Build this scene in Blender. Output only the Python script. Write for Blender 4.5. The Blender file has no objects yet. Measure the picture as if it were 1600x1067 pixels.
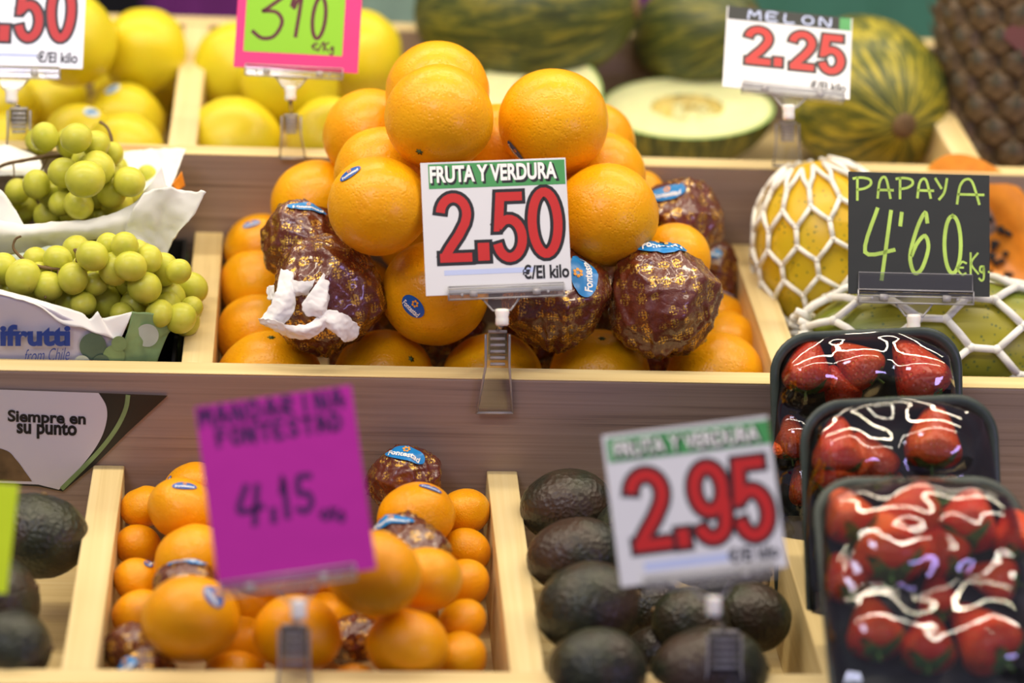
import bpy, bmesh, math, random
from math import sin, cos, pi, radians, sqrt, atan2
from mathutils import Vector, Matrix, Quaternion, noise
random.seed(7)
SC = bpy.context.scene
COL = SC.collection

# ------------------------------------------------------------------ camera
F = 3778.0                       # 85 mm lens on a 36 mm frame, 1600 px wide
AX = Vector((1, -.0192, -.0897)).normalized()          # stand's width, as the camera sees it
AU = Vector((-.0698, .471, -.8795)); AU = (AU - AX * AU.dot(AX)).normalized()   # up-slope
AN = AX.cross(AU)                                      # off the shelves
OC = Vector(((750 - 800) / F * 1.9, (533.5 - 591) / F * 1.9, -1.9))   # stand origin seen from the camera
TILT = radians(14)
RW = Matrix.Rotation(TILT, 3, 'X')                     # stand -> world
ORG = Vector((0, 0, 1.0))
R_SC = Matrix((AX, AU, AN))                            # camera coords -> stand coords
R_WC = RW @ R_SC                                       # camera coords -> world
CAMPOS = ORG - R_WC @ OC
cd = bpy.data.cameras.new('camera'); cam = bpy.data.objects.new('camera', cd); COL.objects.link(cam)
cam.matrix_world = Matrix.Translation(CAMPOS) @ R_WC.to_4x4()
cd.lens = 85; cd.sensor_width = 36; cd.clip_start = .05; cd.clip_end = 60
cd.dof.use_dof = True; cd.dof.focus_distance = 1.905; cd.dof.aperture_fstop = 2.0
SC.camera = cam
SC.view_settings.view_transform = 'Standard'; SC.view_settings.look = 'None'
SC.view_settings.gamma = 1; SC.view_settings.use_curve_mapping = False
SC.view_settings.exposure = 0.0

# ------------------------------------------------------------------ light
w = bpy.data.worlds.new('world'); SC.world = w; w.use_nodes = True
w.node_tree.nodes['Background'].inputs[0].default_value = (.60, .54, .72, 1)
w.node_tree.nodes['Background'].inputs[1].default_value = .28
SC.cycles.transparent_max_bounces = 24

def area(name, loc, target, sx, sy, power, col):
    l = bpy.data.lights.new(name, 'AREA'); l.shape = 'RECTANGLE'; l.size = sx; l.size_y = sy
    l.energy = power; l.color = col
    o = bpy.data.objects.new(name, l); COL.objects.link(o); o.location = loc
    o.rotation_euler = (Vector(target) - Vector(loc)).to_track_quat('-Z', 'Y').to_euler()
    return o
area('stall_tube_lamp', (0, -.20, 2.15), (0, .1, 1.0), 3.0, .05, 24, (1, .87, .66))
area('stall_tube_lamp', (0, .60, 2.25), (0, .4, 1.0), 3.0, .05, 18, (1, .87, .66))
area('stall_tube_lamp', (0, -1.05, 2.20), (0, -.3, 1.0), 3.0, .04, 11, (1, .90, .74))
area('violet_fill_light', (1.9, -2.4, 1.25), (.3, 0, .95), 1.0, .22, 9, (.52, .42, 1))  # added violet light for the purplish boards and glints; its source is unseen
area('hall_lamp', (-1.2, -2.6, 3.0), (0, 0, 1), .9, .5, 18, (.74, .76, 1))

# ------------------------------------------------------------------ coordinates
def S(x, u, n): return ORG + RW @ Vector((x, u, n))
def ray(px, py): return R_WC @ Vector(((px - 800) / F, (533.5 - py) / F, -1))
def PD(px, py, d): return CAMPOS + ray(px, py) * d
def stall(p): return RW.transposed() @ (Vector(p) - ORG)
def hit(px, py, axis, val):                            # where a sight line meets a plane of the stand
    a = stall(CAMPOS)[axis]; b = stall(CAMPOS + ray(px, py))[axis]
    return (val - a) / (b - a)
def PU(px, py, u): return PD(px, py, hit(px, py, 1, u))
def PN(px, py, n): return PD(px, py, hit(px, py, 2, n))
def depth(p): return -(R_WC.transposed() @ (Vector(p) - CAMPOS)).z
def camdir(x, y, z): return (R_WC @ Vector((x, y, z))).normalized()

# ------------------------------------------------------------------ materials
class NT:
    def __init__(s, name):
        s.m = bpy.data.materials.new(name); s.m.use_nodes = True
        s.t = s.m.node_tree; s.t.nodes.clear()
        s.out = s.t.nodes.new('ShaderNodeOutputMaterial')
    def n(s, typ, **kw):
        nd = s.t.nodes.new('ShaderNode' + typ)
        for k, v in kw.items():
            if k in nd.inputs.keys() if isinstance(k, str) else False: pass
            setattr(nd, k, v)
        return nd
    def set(s, sock, v):
        if isinstance(v, bpy.types.NodeSocket): s.t.links.new(v, sock)
        elif isinstance(v, (tuple, list)): sock.default_value = tuple(v) + ((1,) if len(v) == 3 and len(sock.default_value) == 4 else ())
        else: sock.default_value = v
    def coord(s, scale=(1, 1, 1), rnd=True, unit=None):
        if unit: scale = (unit, unit, unit)
        tc = s.n('TexCoord'); mp = s.n('Mapping'); s.set(mp.inputs['Vector'], tc.outputs['Object'])
        s.set(mp.inputs['Scale'], scale)
        if rnd:
            oi = s.n('ObjectInfo'); mu = s.n('Math', operation='MULTIPLY'); s.set(mu.inputs[0], oi.outputs['Random']); mu.inputs[1].default_value = 7
            s.set(mp.inputs['Location'], mu.outputs[0])
        return mp.outputs[0]
    def noise(s, vec, scale, detail=3, rough=.55, dist=0):
        nd = s.n('TexNoise'); s.set(nd.inputs['Vector'], vec); nd.inputs['Scale'].default_value = scale
        nd.inputs['Detail'].default_value = detail; nd.inputs['Roughness'].default_value = rough; nd.inputs['Distortion'].default_value = dist
        return nd.outputs['Fac']
    def voro(s, vec, scale, feature='F1', out='Distance', rnd=1):
        nd = s.n('TexVoronoi', feature=feature); s.set(nd.inputs['Vector'], vec); nd.inputs['Scale'].default_value = scale
        nd.inputs['Randomness'].default_value = rnd
        return nd.outputs[out]
    def ramp(s, fac, stops, interp='LINEAR'):
        nd = s.n('ValToRGB'); nd.color_ramp.interpolation = interp; e = nd.color_ramp.elements
        while len(e) > 1: e.remove(e[-1])
        for i, (p, c) in enumerate(stops):
            k = e[0] if i == 0 else e.new(p)
            k.position = p; k.color = tuple(c) + (1,) if isinstance(c, (tuple, list)) else (c, c, c, 1)
        s.set(nd.inputs[0], fac); return nd.outputs[0]
    def mix(s, fac, a, b, blend='MIX'):
        nd = s.n('Mix', data_type='RGBA', blend_type=blend); s.set(nd.inputs[0], fac); s.set(nd.inputs[6], a); s.set(nd.inputs[7], b)
        return nd.outputs[2]
    def math(s, op, a, b=0.0):
        nd = s.n('Math', operation=op); s.set(nd.inputs[0], a); s.set(nd.inputs[1], b); return nd.outputs[0]
    def bump(s, h, strength=.3, dist=.001, normal=None):
        nd = s.n('Bump'); s.set(nd.inputs['Height'], h); nd.inputs['Strength'].default_value = strength; nd.inputs['Distance'].default_value = dist
        if normal is not None: s.set(nd.inputs['Normal'], normal)
        return nd.outputs[0]
    def pr(s, col, rough=.5, normal=None, metal=0., spec=.5, trans=0., coat=0., sss=0., ior=1.45, alpha=None, sssr=(1, .3, .1)):
        p = s.n('BsdfPrincipled'); s.set(p.inputs['Base Color'], col); s.set(p.inputs['Roughness'], rough)
        s.set(p.inputs['Metallic'], metal); p.inputs['Specular IOR Level'].default_value = spec
        p.inputs['Transmission Weight'].default_value = trans; p.inputs['Coat Weight'].default_value = coat
        p.inputs['Coat Roughness'].default_value = .08; p.inputs['IOR'].default_value = ior
        if sss: p.inputs['Subsurface Weight'].default_value = sss; p.inputs['Subsurface Scale'].default_value = .004; p.inputs['Subsurface Radius'].default_value = sssr
        if normal is not None: s.set(p.inputs['Normal'], normal)
        s.t.links.new(p.outputs[0], s.out.inputs[0]); s.p = p
        return s.m

def plain(name, col, rough=.5, var=.06, **kw):
    t = NT(name); v = t.coord(rnd=False); f = t.noise(v, 40, 3)
    c = t.mix(t.ramp(f, [(.3, 0.), (.7, 1.)]), tuple(x * (1 - var) for x in col), tuple(min(1, x * (1 + var)) for x in col))
    return t.pr(c, rough, **kw)

def citrus(name, c1, c2, c3, pore=620, rough=.30, bs=.5):
    t = NT(name); v = t.coord(unit=.044)
    f = t.noise(v, 14, 3, .5); g = t.noise(v, 45, 4, .6)
    c = t.mix(t.ramp(f, [(.35, 0.), (.68, 1.)]), c1, c2)
    c = t.mix(t.math('MULTIPLY', t.ramp(g, [(.5, 0.), (.8, 1.)]), .35), c, c3)
    d = t.noise(v, pore, 1, .5); fr = t.voro(v, pore * .55)
    c = t.mix(t.math('MULTIPLY', t.ramp(fr, [(.05, 1.), (.3, 0.)]), .12), c, tuple(x * .55 for x in c3))
    h = t.math('ADD', t.ramp(fr, [(.0, 0.), (.45, 1.)]), t.math('MULTIPLY', d, .6))
    h2 = t.math('ADD', t.math('MULTIPLY', h, .55), t.math('MULTIPLY', t.noise(v, 160, 2), 1.0))
    return t.pr(c, rough, t.bump(h2, bs, .0009), spec=.45, sss=.12, sssr=(1, .45, .05))
MAT = {}
MAT['orange'] = citrus('orange_peel', (.84, .36, .003), (.88, .43, .004), (.72, .22, .004))
MAT['mandarin'] = citrus('mandarin_peel', (.86, .34, .002), (.88, .40, .003), (.76, .23, .003), pore=700, rough=.29)
def yellow_skin():
    t = NT('yellow_skin'); v = t.coord(unit=.04); f = t.noise(v, 12, 3)
    c = t.mix(t.ramp(f, [(.3, 0.), (.7, 1.)]), (.76, .60, .015), (.66, .58, .02))
    return t.pr(c, .38, t.bump(t.noise(v, 200, 2), .1, .001), sss=.1)
MAT['yellow'] = yellow_skin()
def pine(name, axis):
    t = NT(name); sc = [90, 90, 90]; sc[axis] = 2.2
    v = t.coord(tuple(sc), rnd=False)
    f = t.noise(v, 1.0, 5, .6, .35); sc2 = [16, 16, 16]; sc2[axis] = 3.0
    v2 = t.coord(tuple(sc2), rnd=False); kn = t.voro(v2, .9)
    c = t.ramp(f, [(.3, (.64, .48, .21)), (.5, (.74, .58, .28)), (.7, (.80, .66, .36))])
    c = t.mix(t.ramp(kn, [(.05, 1.), (.12, 0.)]), c, (.48, .28, .10))
    return t.pr(c, .55, t.bump(f, .12, .001))
MAT['pine_x'] = pine('pine_along_width', 0); MAT['pine_y'] = pine('pine_along_depth', 1)
def laminate():
    t = NT('grey_brown_laminate'); v = t.coord((3.5, 260, 260), rnd=False)
    f = t.noise(v, 1, 6, .62, .6); w2 = t.coord((1.2, 30, 30), rnd=False); g = t.noise(w2, 1, 3, .5, 1.)
    c = t.ramp(f, [(.30, (.19, .135, .11)), (.44, (.32, .235, .19)), (.7, (.41, .31, .255))])
    c = t.mix(t.math('MULTIPLY', t.ramp(g, [(.35, 0.), (.65, 1.)]), .5), c, (.30, .23, .22))
    return t.pr(c, .5, t.bump(f, .18, .0006))
MAT['laminate'] = laminate()
def avocado():
    t = NT('avocado_skin'); v = t.coord(); f = t.noise(v, 60, 4); g = t.noise(v, 20, 3); e = t.voro(v, 260)
    c = t.mix(t.ramp(f, [(.35, 0.), (.7, 1.)]), (.014, .017, .012), (.040, .045, .022))
    c = t.mix(t.ramp(g, [(.45, 0.), (.62, 1.)]), c, (.048, .028, .018))
    return t.pr(c, .38, t.bump(t.math('ADD', e, f), .5, .0015), spec=.55)
MAT['avocado'] = avocado()
def melon_rind(name, dark, light, yel, stretch):
    t = NT(name); v = t.coord((1, 1, 1)); 
    tc = t.n('TexCoord'); sp = t.n('SeparateXYZ'); t.set(sp.inputs[0], tc.outputs['Object'])
    ang = t.math('ARCTAN2', sp.outputs[1], sp.outputs[2])
    cx = t.n('CombineXYZ'); t.set(cx.inputs[0], t.math('MULTIPLY', sp.outputs[0], stretch)); t.set(cx.inputs[1], t.math('MULTIPLY', ang, 2.2))
    f = t.noise(cx.outputs[0], 3.2, 4, .6, .4); g = t.noise(v, 90, 3)
    c = t.ramp(t.math('ADD', t.math('MULTIPLY', f, .85), t.math('MULTIPLY', g, .15)), [(.38, dark), (.50, light), (.58, yel), (.70, dark)])
    return t.pr(c, .42, t.bump(f, .3, .003))
MAT['melon_dark'] = melon_rind('dark_melon_rind', (.030, .042, .012), (.065, .085, .020), (.19, .18, .025), 6)
MAT['melon_yellow'] = melon_rind('striped_melon_rind', (.045, .065, .016), (.17, .17, .02), (.46, .38, .03), 9)
def mk_papaya(name, a, b):
    t = NT(name); v = t.coord((1, 1, 1)); f = t.noise(v, 9, 3); sp = t.voro(v, 170)
    c = t.mix(t.ramp(f, [(.38, 0.), (.66, 1.)]), a, b)
    c = t.mix(t.ramp(sp, [(.12, .7), (.25, 0.)]), c, (.03, .10, .04))
    return t.pr(c, .35, t.bump(f, .1, .001))
MAT['papaya_ripe'] = mk_papaya('ripe_papaya_skin', (.82, .48, .02), (.62, .46, .02))
MAT['papaya_green'] = mk_papaya('green_papaya_skin', (.13, .19, .02), (.38, .34, .025))
MAT['papaya_flesh'] = plain('papaya_flesh', (.85, .30, .03), .3, .2)
MAT['foam'] = plain('white_foam_net', (.86, .86, .80), .8)
def grape():
    t = NT('grape_skin'); v = t.coord(unit=.0125); f = t.noise(v, 60, 3); st = t.noise(v, 400, 2)
    c = t.mix(t.ramp(f, [(.3, 0.), (.7, 1.)]), (.50, .52, .045), (.62, .60, .08))
    c = t.mix(t.ramp(st, [(.70, 0.), (.78, .5)]), c, (.25, .2, .03))
    return t.pr(c, .34, t.bump(f, .1, .001), sss=.35, sssr=(1, .8, .2), spec=.4)
MAT['grape'] = grape()
MAT['stem'] = plain('dry_brown_stem', (.14, .085, .035), .7, .3)
MAT['green_stem'] = plain('green_stem_button', (.07, .10, .025), .6, .3)
MAT['leaf'] = plain('strawberry_leaf', (.09, .22, .04), .5, .35)
MAT['white_print'] = plain('white_print', (.90, .90, .88), .45, .01)
MAT['black'] = plain('black_print', (.012, .012, .016), .4, .1)
MAT['red'] = plain('red_print', (.52, .018, .018), .4, .04)
MAT['green_print'] = plain('green_print', (.06, .30, .09), .4, .05)
MAT['pale_blue'] = plain('pale_blue_print', (.50, .58, .85), .4, .02)
MAT['blue'] = plain('blue_print', (.012, .10, .42), .35, .05)
MAT['navy'] = plain('navy_print', (.02, .03, .22), .35, .05)
MAT['light_blue'] = plain('light_blue_print', (.01, .22, .58), .3, .05)
MAT['gold_dot'] = plain('yellow_dot_print', (.9, .38, .03), .4, .02)
MAT['navy_text'] = plain('navy_letters', (.02, .06, .33), .45, .02)
MAT['chalk'] = plain('yellow_green_marker', (.45, .66, .12), .5, .2)
MAT['wine'] = plain('dark_marker', (.10, .008, .02), .5, .1)
MAT['violet_ink'] = plain('dark_violet_marker', (.06, .004, .10), .5, .1)
def card(name, col, rough=.22, coat=.4):
    t = NT(name); v = t.coord((1, 1, 1), rnd=False); f = t.noise(v, 18, 2)
    return t.pr(tuple(col), rough, t.bump(f, .25, .003), coat=coat)
MAT['card_white'] = card('white_card_in_clear_sleeve', (.72, .73, .77))
MAT['card_magenta'] = card('magenta_card', (.52, .025, .36))
MAT['card_pink'] = card('pink_card', (.80, .03, .22), .5, 0.)
MAT['card_lime'] = card('lime_card', (.26, .60, .012), .5, 0.)
MAT['card_yellow'] = card('fluorescent_yellow_card', (.62, .80, .01), .5, 0.)
MAT['card_black'] = card('blackboard_card', (.022, .026, .026), .55, 0.)
MAT['paper'] = card('white_liner_paper', (.84, .84, .80), .6, 0.)
MAT['paper_print'] = card('lavender_printed_paper', (.62, .60, .68), .5, 0.)
MAT['paper_leaf'] = plain('green_leaf_print', (.22, .34, .14), .5, .2)
MAT['paper_leaf2'] = plain('dark_leaf_print', (.09, .15, .10), .5, .2)
MAT['paper_leaf3'] = plain('pale_leaf_print', (.50, .58, .50), .5, .1)
MAT['tissue'] = card('white_tissue', (.88, .87, .86), .7, 0.)
MAT['frost'] = plain('milky_plastic', (.88, .86, .82), .25, .02, sss=.3)
def clear(name, tint, body, boost):
    t = NT(name); tr = t.n('BsdfTransparent'); tr.inputs[0].default_value = (tint, tint, tint, 1)
    gl = t.n('BsdfGlossy'); gl.inputs['Roughness'].default_value = .06; df = t.n('BsdfDiffuse'); df.inputs[0].default_value = (.85, .84, .88, 1)
    tl = t.n('BsdfTranslucent'); tl.inputs[0].default_value = (.9, .88, .9, 1)
    ad = t.n('MixShader'); ad.inputs[0].default_value = .5; t.set(ad.inputs[1], df.outputs[0]); t.set(ad.inputs[2], tl.outputs[0])
    a_ = t.n('MixShader'); a_.inputs[0].default_value = body; t.set(a_.inputs[1], tr.outputs[0]); t.set(a_.inputs[2], ad.outputs[0])
    fr = t.n('Fresnel'); fr.inputs[0].default_value = 1.5
    mx = t.n('MixShader'); t.set(mx.inputs[0], t.math('MULTIPLY', fr.outputs[0], boost)); t.set(mx.inputs[1], a_.outputs[0]); t.set(mx.inputs[2], gl.outputs[0])
    t.t.links.new(mx.outputs[0], t.out.inputs[0]); return t.m
MAT['clear'] = clear('clear_plastic', .985, .05, 1.3)
MAT['highlight_edge'] = clear('plastic_edge_highlight', .98, .62, 1.3)  # milky white mixed in to paint the bright highlights along plastic edges
def film():
    t = NT('clear_cling_film'); v = t.coord((1, 1, 1)); wv = t.noise(v, 28, 3, .5, .5)
    fr = t.n('Fresnel'); fr.inputs[0].default_value = 1.5
    b = t.bump(t.math('ADD', wv, t.math('MULTIPLY', t.noise(t.coord((30, 260, 30)), 1, 2), .10)), .16, .003)
    tr = t.n('BsdfTransparent'); gl = t.n('BsdfGlossy'); gl.inputs['Roughness'].default_value = .03
    t.set(gl.inputs['Normal'], b); t.set(fr.inputs['Normal'], b)
    mx = t.n('MixShader'); t.set(mx.inputs[0], t.math('ADD', t.math('MULTIPLY', fr.outputs[0], 1.5), .05)); t.set(mx.inputs[1], tr.outputs[0]); t.set(mx.inputs[2], gl.outputs[0])
    t.t.links.new(mx.outputs[0], t.out.inputs[0]); return t.m
MAT['film'] = film()
def wrapper():
    t = NT('brown_wrapper_with_gold_print'); v = t.coord((1, 1, 1))
    ck = t.voro(v, 88, rnd=.25); dots = t.voro(v, 430, rnd=.3); fine = t.noise(v, 300, 2, .6)
    m = t.math('MULTIPLY', t.ramp(ck, [(.40, 1.), (.46, 0.)]), t.math('MAXIMUM', t.ramp(dots, [(.40, 1.), (.48, 0.)]), t.ramp(fine, [(.56, 0.), (.60, 1.)])))
    c = t.mix(m, (.12, .022, .008), (.62, .36, .06))
    dn = t.n('TexNoise'); t.set(dn.inputs['Vector'], v); dn.inputs['Scale'].default_value = 25
    vv = t.n('VectorMath', operation='MULTIPLY_ADD'); t.set(vv.inputs[0], dn.outputs['Color']); vv.inputs[1].default_value = (.03, .03, .03); t.set(vv.inputs[2], v)
    wr = t.voro(vv.outputs[0], 42, 'DISTANCE_TO_EDGE'); w2 = t.noise(v, 48, 5, .7, 2.2)
    rg = t.math('ABSOLUTE', t.math('SUBTRACT', w2, .5))
    b = t.bump(t.math('ADD', t.math('MULTIPLY', t.ramp(wr, [(0., 0.), (.07, 1.)]), .35), t.math('MULTIPLY', rg, 3.)), .32, .0018)
    return t.pr(c, t.ramp(fine, [(.3, .2), (.7, .32)]), b, metal=t.math('MULTIPLY', m, .8), spec=.7, coat=.7)
MAT['wrapper'] = wrapper()
def berry():
    t = NT('strawberry_skin'); v = t.coord(unit=.02); s = t.voro(v, 300, rnd=.35); f = t.noise(v, 30, 3)
    c = t.mix(t.ramp(f, [(.35, 0.), (.7, 1.)]), (.60, .035, .012), (.74, .13, .02))
    c = t.mix(t.ramp(s, [(.10, 1.), (.18, 0.)]), c, (.72, .42, .06))
    return t.pr(c, .28, t.bump(t.ramp(s, [(.1, .6), (.2, 0.), (.5, 1.)]), .5, .0015), sss=.15, spec=.5)
MAT['berry'] = berry()
MAT['tray'] = plain('black_green_foam_tray', (.045, .06, .052), .35, .3)
MAT['pine_scale'] = plain('pineapple_eye', (.12, .075, .035), .5, .6)
MAT['pine_bract'] = plain('pineapple_bract', (.11, .10, .07), .7, .4)
MAT['pine_core'] = plain('pineapple_skin', (.045, .03, .015), .7, .3)
MAT['dark_red'] = plain('dark_red_tag', (.09, .01, .012), .4, .1)
MAT['melon_flesh'] = plain('melon_flesh', (.76, .78, .42), .35, .06, sss=.1)
MAT['melon_seed'] = plain('melon_seed_hollow', (.62, .50, .14), .5, .35)
MAT['melon_green'] = plain('melon_green_edge', (.30, .46, .13), .4, .05)
MAT['teal'] = plain('green_plastic', (.07, .25, .16), .45, .1)
MAT['greyteal'] = plain('grey_green_plastic', (.34, .50, .40), .45, .1)
MAT['purple'] = plain('purple_plastic', (.18, .02, .20), .45, .1)
MAT['dark'] = plain('charcoal_paint', (.02, .02, .022), .6, .1)
MAT['floor'] = plain('dark_concrete', (.06, .06, .065), .5, .2)

# ------------------------------------------------------------------ mesh helpers
def mesh(name, V, Fs, smooth=False):
    me = bpy.data.meshes.new(name); me.from_pydata([tuple(v) for v in V], [], Fs); me.update()
    bm = bmesh.new(); bm.from_mesh(me); bmesh.ops.recalc_face_normals(bm, faces=bm.faces[:]); bm.to_mesh(me); bm.free()
    if smooth: me.shade_smooth()
    return me
def add(name, geo, mat, parent=None, smooth=False, loc=None, mtx=None, bevel=0, solid=0, label=None, kind=None):
    me = geo if isinstance(geo, bpy.types.Mesh) else mesh(name, geo[0], geo[1], smooth)
    o = bpy.data.objects.new(name, me); COL.objects.link(o)
    if mat and not me.materials: me.materials.append(MAT[mat])
    if parent: o.parent = parent
    if loc is not None: o.location = loc
    if mtx is not None: o.matrix_local = mtx
    if bevel:
        b = o.modifiers.new('b', 'BEVEL'); b.width = bevel; b.segments = 2; b.limit_method = 'ANGLE'
    if solid:
        b = o.modifiers.new('s', 'SOLIDIFY'); b.thickness = solid; b.offset = 0
    if label: o['label'] = label
    if kind: o['kind'] = kind
    return o
def thing(name, label, cat, loc, rot=None, group=None):
    o = bpy.data.objects.new(name, None); COL.objects.link(o); o.empty_display_size = .02
    m = Matrix.Translation(loc)
    if rot is not None: m = m @ (rot.to_matrix() if isinstance(rot, Quaternion) else rot).to_4x4()
    o.matrix_world = m; o['label'] = label; o['category'] = cat
    if group: o['group'] = group
    return o
def join(*gs):
    V, Fs = [], []
    for v, f in gs:
        k = len(V); V += list(v); Fs += [tuple(i + k for i in q) for q in f]
    return V, Fs
def box(x0, x1, y0, y1, z0, z1):
    V = [Vector((x, y, z)) for x in (x0, x1) for y in (y0, y1) for z in (z0, z1)]
    return V, [(0, 1, 3, 2), (4, 6, 7, 5), (0, 4, 5, 1), (2, 3, 7, 6), (0, 2, 6, 4), (1, 5, 7, 3)]
def ball(rx, ry, rz, seg=40, ring=26, fn=None):
    V, Fs = [], []
    for i in range(ring + 1):
        a = pi * i / ring
        for j in range(seg):
            b = 2 * pi * j / seg; d = Vector((sin(a) * cos(b), sin(a) * sin(b), cos(a)))
            k = fn(d) if fn else 1
            if i in (0, ring) and j: continue
            V.append(Vector((d.x * rx, d.y * ry, d.z * rz)) * k)
    def ix(i, j): return 0 if i == 0 else (1 + (ring - 1) * seg if i == ring else 1 + (i - 1) * seg + j % seg)
    for i in range(ring):
        for j in range(seg):
            q = [ix(i, j), ix(i, j + 1), ix(i + 1, j + 1), ix(i + 1, j)]
            q = [a for n_, a in enumerate(q) if a not in q[:n_]]
            Fs.append(tuple(q))
    return V, Fs
def smooth_path(P, k=5, closed=False):
    P = [Vector(p) for p in P]; n = len(P); out = []
    if n < 3: return P
    for i in range(n if closed else n - 1):
        g = lambda j: P[j % n] if closed else P[max(0, min(n - 1, j))]
        a, b, c, d = g(i - 1), g(i), g(i + 1), g(i + 2)
        for s in range(k):
            t = s / k
            out.append(.5 * ((2 * b) + (c - a) * t + (2 * a - 5 * b + 4 * c - d) * t * t + (3 * b - a - 3 * c + d) * t ** 3))
    if not closed: out.append(P[-1])
    return out
def tube(P, r, sides=6, closed=False):
    P = [Vector(p) for p in P]; n = len(P); V, Fs = [], []
    up = None
    for i, p in enumerate(P):
        a = P[(i - 1) % n] if closed or i else P[0]; b = P[(i + 1) % n] if closed or i < n - 1 else P[-1]
        t = (b - a).normalized()
        if up is None: up = t.orthogonal()
        up = (up - t * up.dot(t)); up = up.normalized() if up.length > 1e-6 else t.orthogonal()
        s = t.cross(up); rr = r[i] if isinstance(r, (list, tuple)) else r
        for j in range(sides):
            q = 2 * pi * j / sides; V.append(p + (up * cos(q) + s * sin(q)) * rr)
    m = n if closed else n - 1
    for i in range(m):
        for j in range(sides):
            Fs.append((i * sides + j, i * sides + (j + 1) % sides, ((i + 1) % n) * sides + (j + 1) % sides, ((i + 1) % n) * sides + j))
    if not closed:
        Fs.append(tuple(range(sides))[::-1]); Fs.append(tuple((n - 1) * sides + j for j in range(sides)))
    return V, Fs
def ribbon(P, w, z=0, closed=False, ext=0.):
    P = [Vector((p[0], p[1])) for p in P]; n = len(P)
    if not closed and ext:
        P[0] = P[0] + (P[0] - P[1]).normalized() * ext; P[-1] = P[-1] + (P[-1] - P[-2]).normalized() * ext
    V, Fs = [], []
    for i, p in enumerate(P):
        a = P[(i - 1) % n] if closed or i else None; b = P[(i + 1) % n] if closed or i < n - 1 else None
        d1 = (p - a).normalized() if a is not None else (b - p).normalized(); d2 = (b - p).normalized() if b is not None else d1
        n1 = Vector((-d1.y, d1.x)); n2 = Vector((-d2.y, d2.x)); m = n1 + n2
        m = m / max(.35, m.length_squared / 2) if m.length > 1e-6 else n1
        for s in (-1, 1): V.append(Vector((p.x + m.x * w / 2 * s, p.y + m.y * w / 2 * s, z)))
    for i in range(n if closed else n - 1):
        j = (i + 1) % n; Fs.append((2 * i, 2 * j, 2 * j + 1, 2 * i + 1))
    return V, Fs
def rrect(w_, h_, r, k=6):
    out = []
    for cx, cy, a0 in ((w_ / 2 - r, h_ / 2 - r, 0), (-w_ / 2 + r, h_ / 2 - r, 90), (-w_ / 2 + r, -h_ / 2 + r, 180), (w_ / 2 - r, -h_ / 2 + r, 270)):
        for i in range(k + 1):
            a = radians(a0 + 90 * i / k); out.append(Vector((cx + r * cos(a), cy + r * sin(a), 0)))
    return out
def prism(P, z0, z1):
    n = len(P); V = [Vector((p[0], p[1], z0)) for p in P] + [Vector((p[0], p[1], z1)) for p in P]
    return V, [tuple(range(n))[::-1], tuple(range(n, 2 * n))] + [(i, (i + 1) % n, (i + 1) % n + n, i + n) for i in range(n)]
def text_geo(s, x0, x1, y0, y1, off=0., z=0., shear=0.):
    cu = bpy.data.curves.new('t', 'FONT'); cu.body = s; cu.offset = off; cu.shear = shear; cu.resolution_u = 4
    ob = bpy.data.objects.new('t', cu); COL.objects.link(ob)
    dg = bpy.context.evaluated_depsgraph_get(); me = bpy.data.meshes.new_from_object(ob.evaluated_get(dg))
    V = [v.co.copy() for v in me.vertices]; Fs = [tuple(p.vertices) for p in me.polygons]
    bpy.data.objects.remove(ob); bpy.data.meshes.remove(me); bpy.data.curves.remove(cu)
    ax, bx = min(v.x for v in V), max(v.x for v in V); ay, by = min(v.y for v in V), max(v.y for v in V)
    return [Vector((x0 + (v.x - ax) / (bx - ax) * (x1 - x0), y0 + (v.y - ay) / (by - ay) * (y1 - y0), z)) for v in V], Fs

# heavy printed digits: centre lines in a box 0..1 x 0..1
arc = lambda cx, cy, rx, ry, a0, a1, n=14: [(cx + rx * cos(radians(a0 + (a1 - a0) * i / n)), cy + ry * sin(radians(a0 + (a1 - a0) * i / n))) for i in range(n + 1)]
DIG = {
 '2': [arc(.5, .70, .36, .22, 175, -15, 14) + [(.80, .56), (.62, .40), (.36, .22), (.20, .09)], [(.08, .09), (.96, .09)]],
 '5': [[(.90, .91), (.26, .91), (.18, .50), (.2, .50)], [(.16, .50), (.32, .58)] + arc(.48, .34, .38, .26, 95, -90, 12) + arc(.48, .34, .36, .26, -100, -165, 5)],
 '0': [arc(.5, .5, .36, .42, 0, 360, 30)[:-1]],
 '9': [arc(.5, .66, .36, .26, 0, 360, 24)[:-1], arc(.5, .66, .36, .26, 0, 6, 2) + [(.87, .5), (.84, .26)] + arc(.5, .28, .34, .20, -10, -165, 10)],
 '3': [arc(.45, .72, .38, .20, 170, -75, 14) + arc(.45, .29, .42, .22, 80, -170, 16)],
 '1': [[(.2, .72), (.5, .9)], [(.5, .92), (.5, .04)]],
 '.': [[(.5, .0), (.5, 1.)]],
}
def digit(ch, x0, x1, y0, y1, wd, z, grow=0.):
    gs = []
    for p in DIG[ch]:
        z += .00002
        cl = ch in '09' and p is DIG[ch][0]
        q = [(x0 + a * (x1 - x0), y0 + b * (y1 - y0)) for a, b in p]
        if ch == '.': gs.append(ribbon(q, (x1 - x0) + 2 * grow, z, False, grow))
        else: gs.append(ribbon(q, wd + 2 * grow, z, cl, grow))
    return join(*gs)
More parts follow.
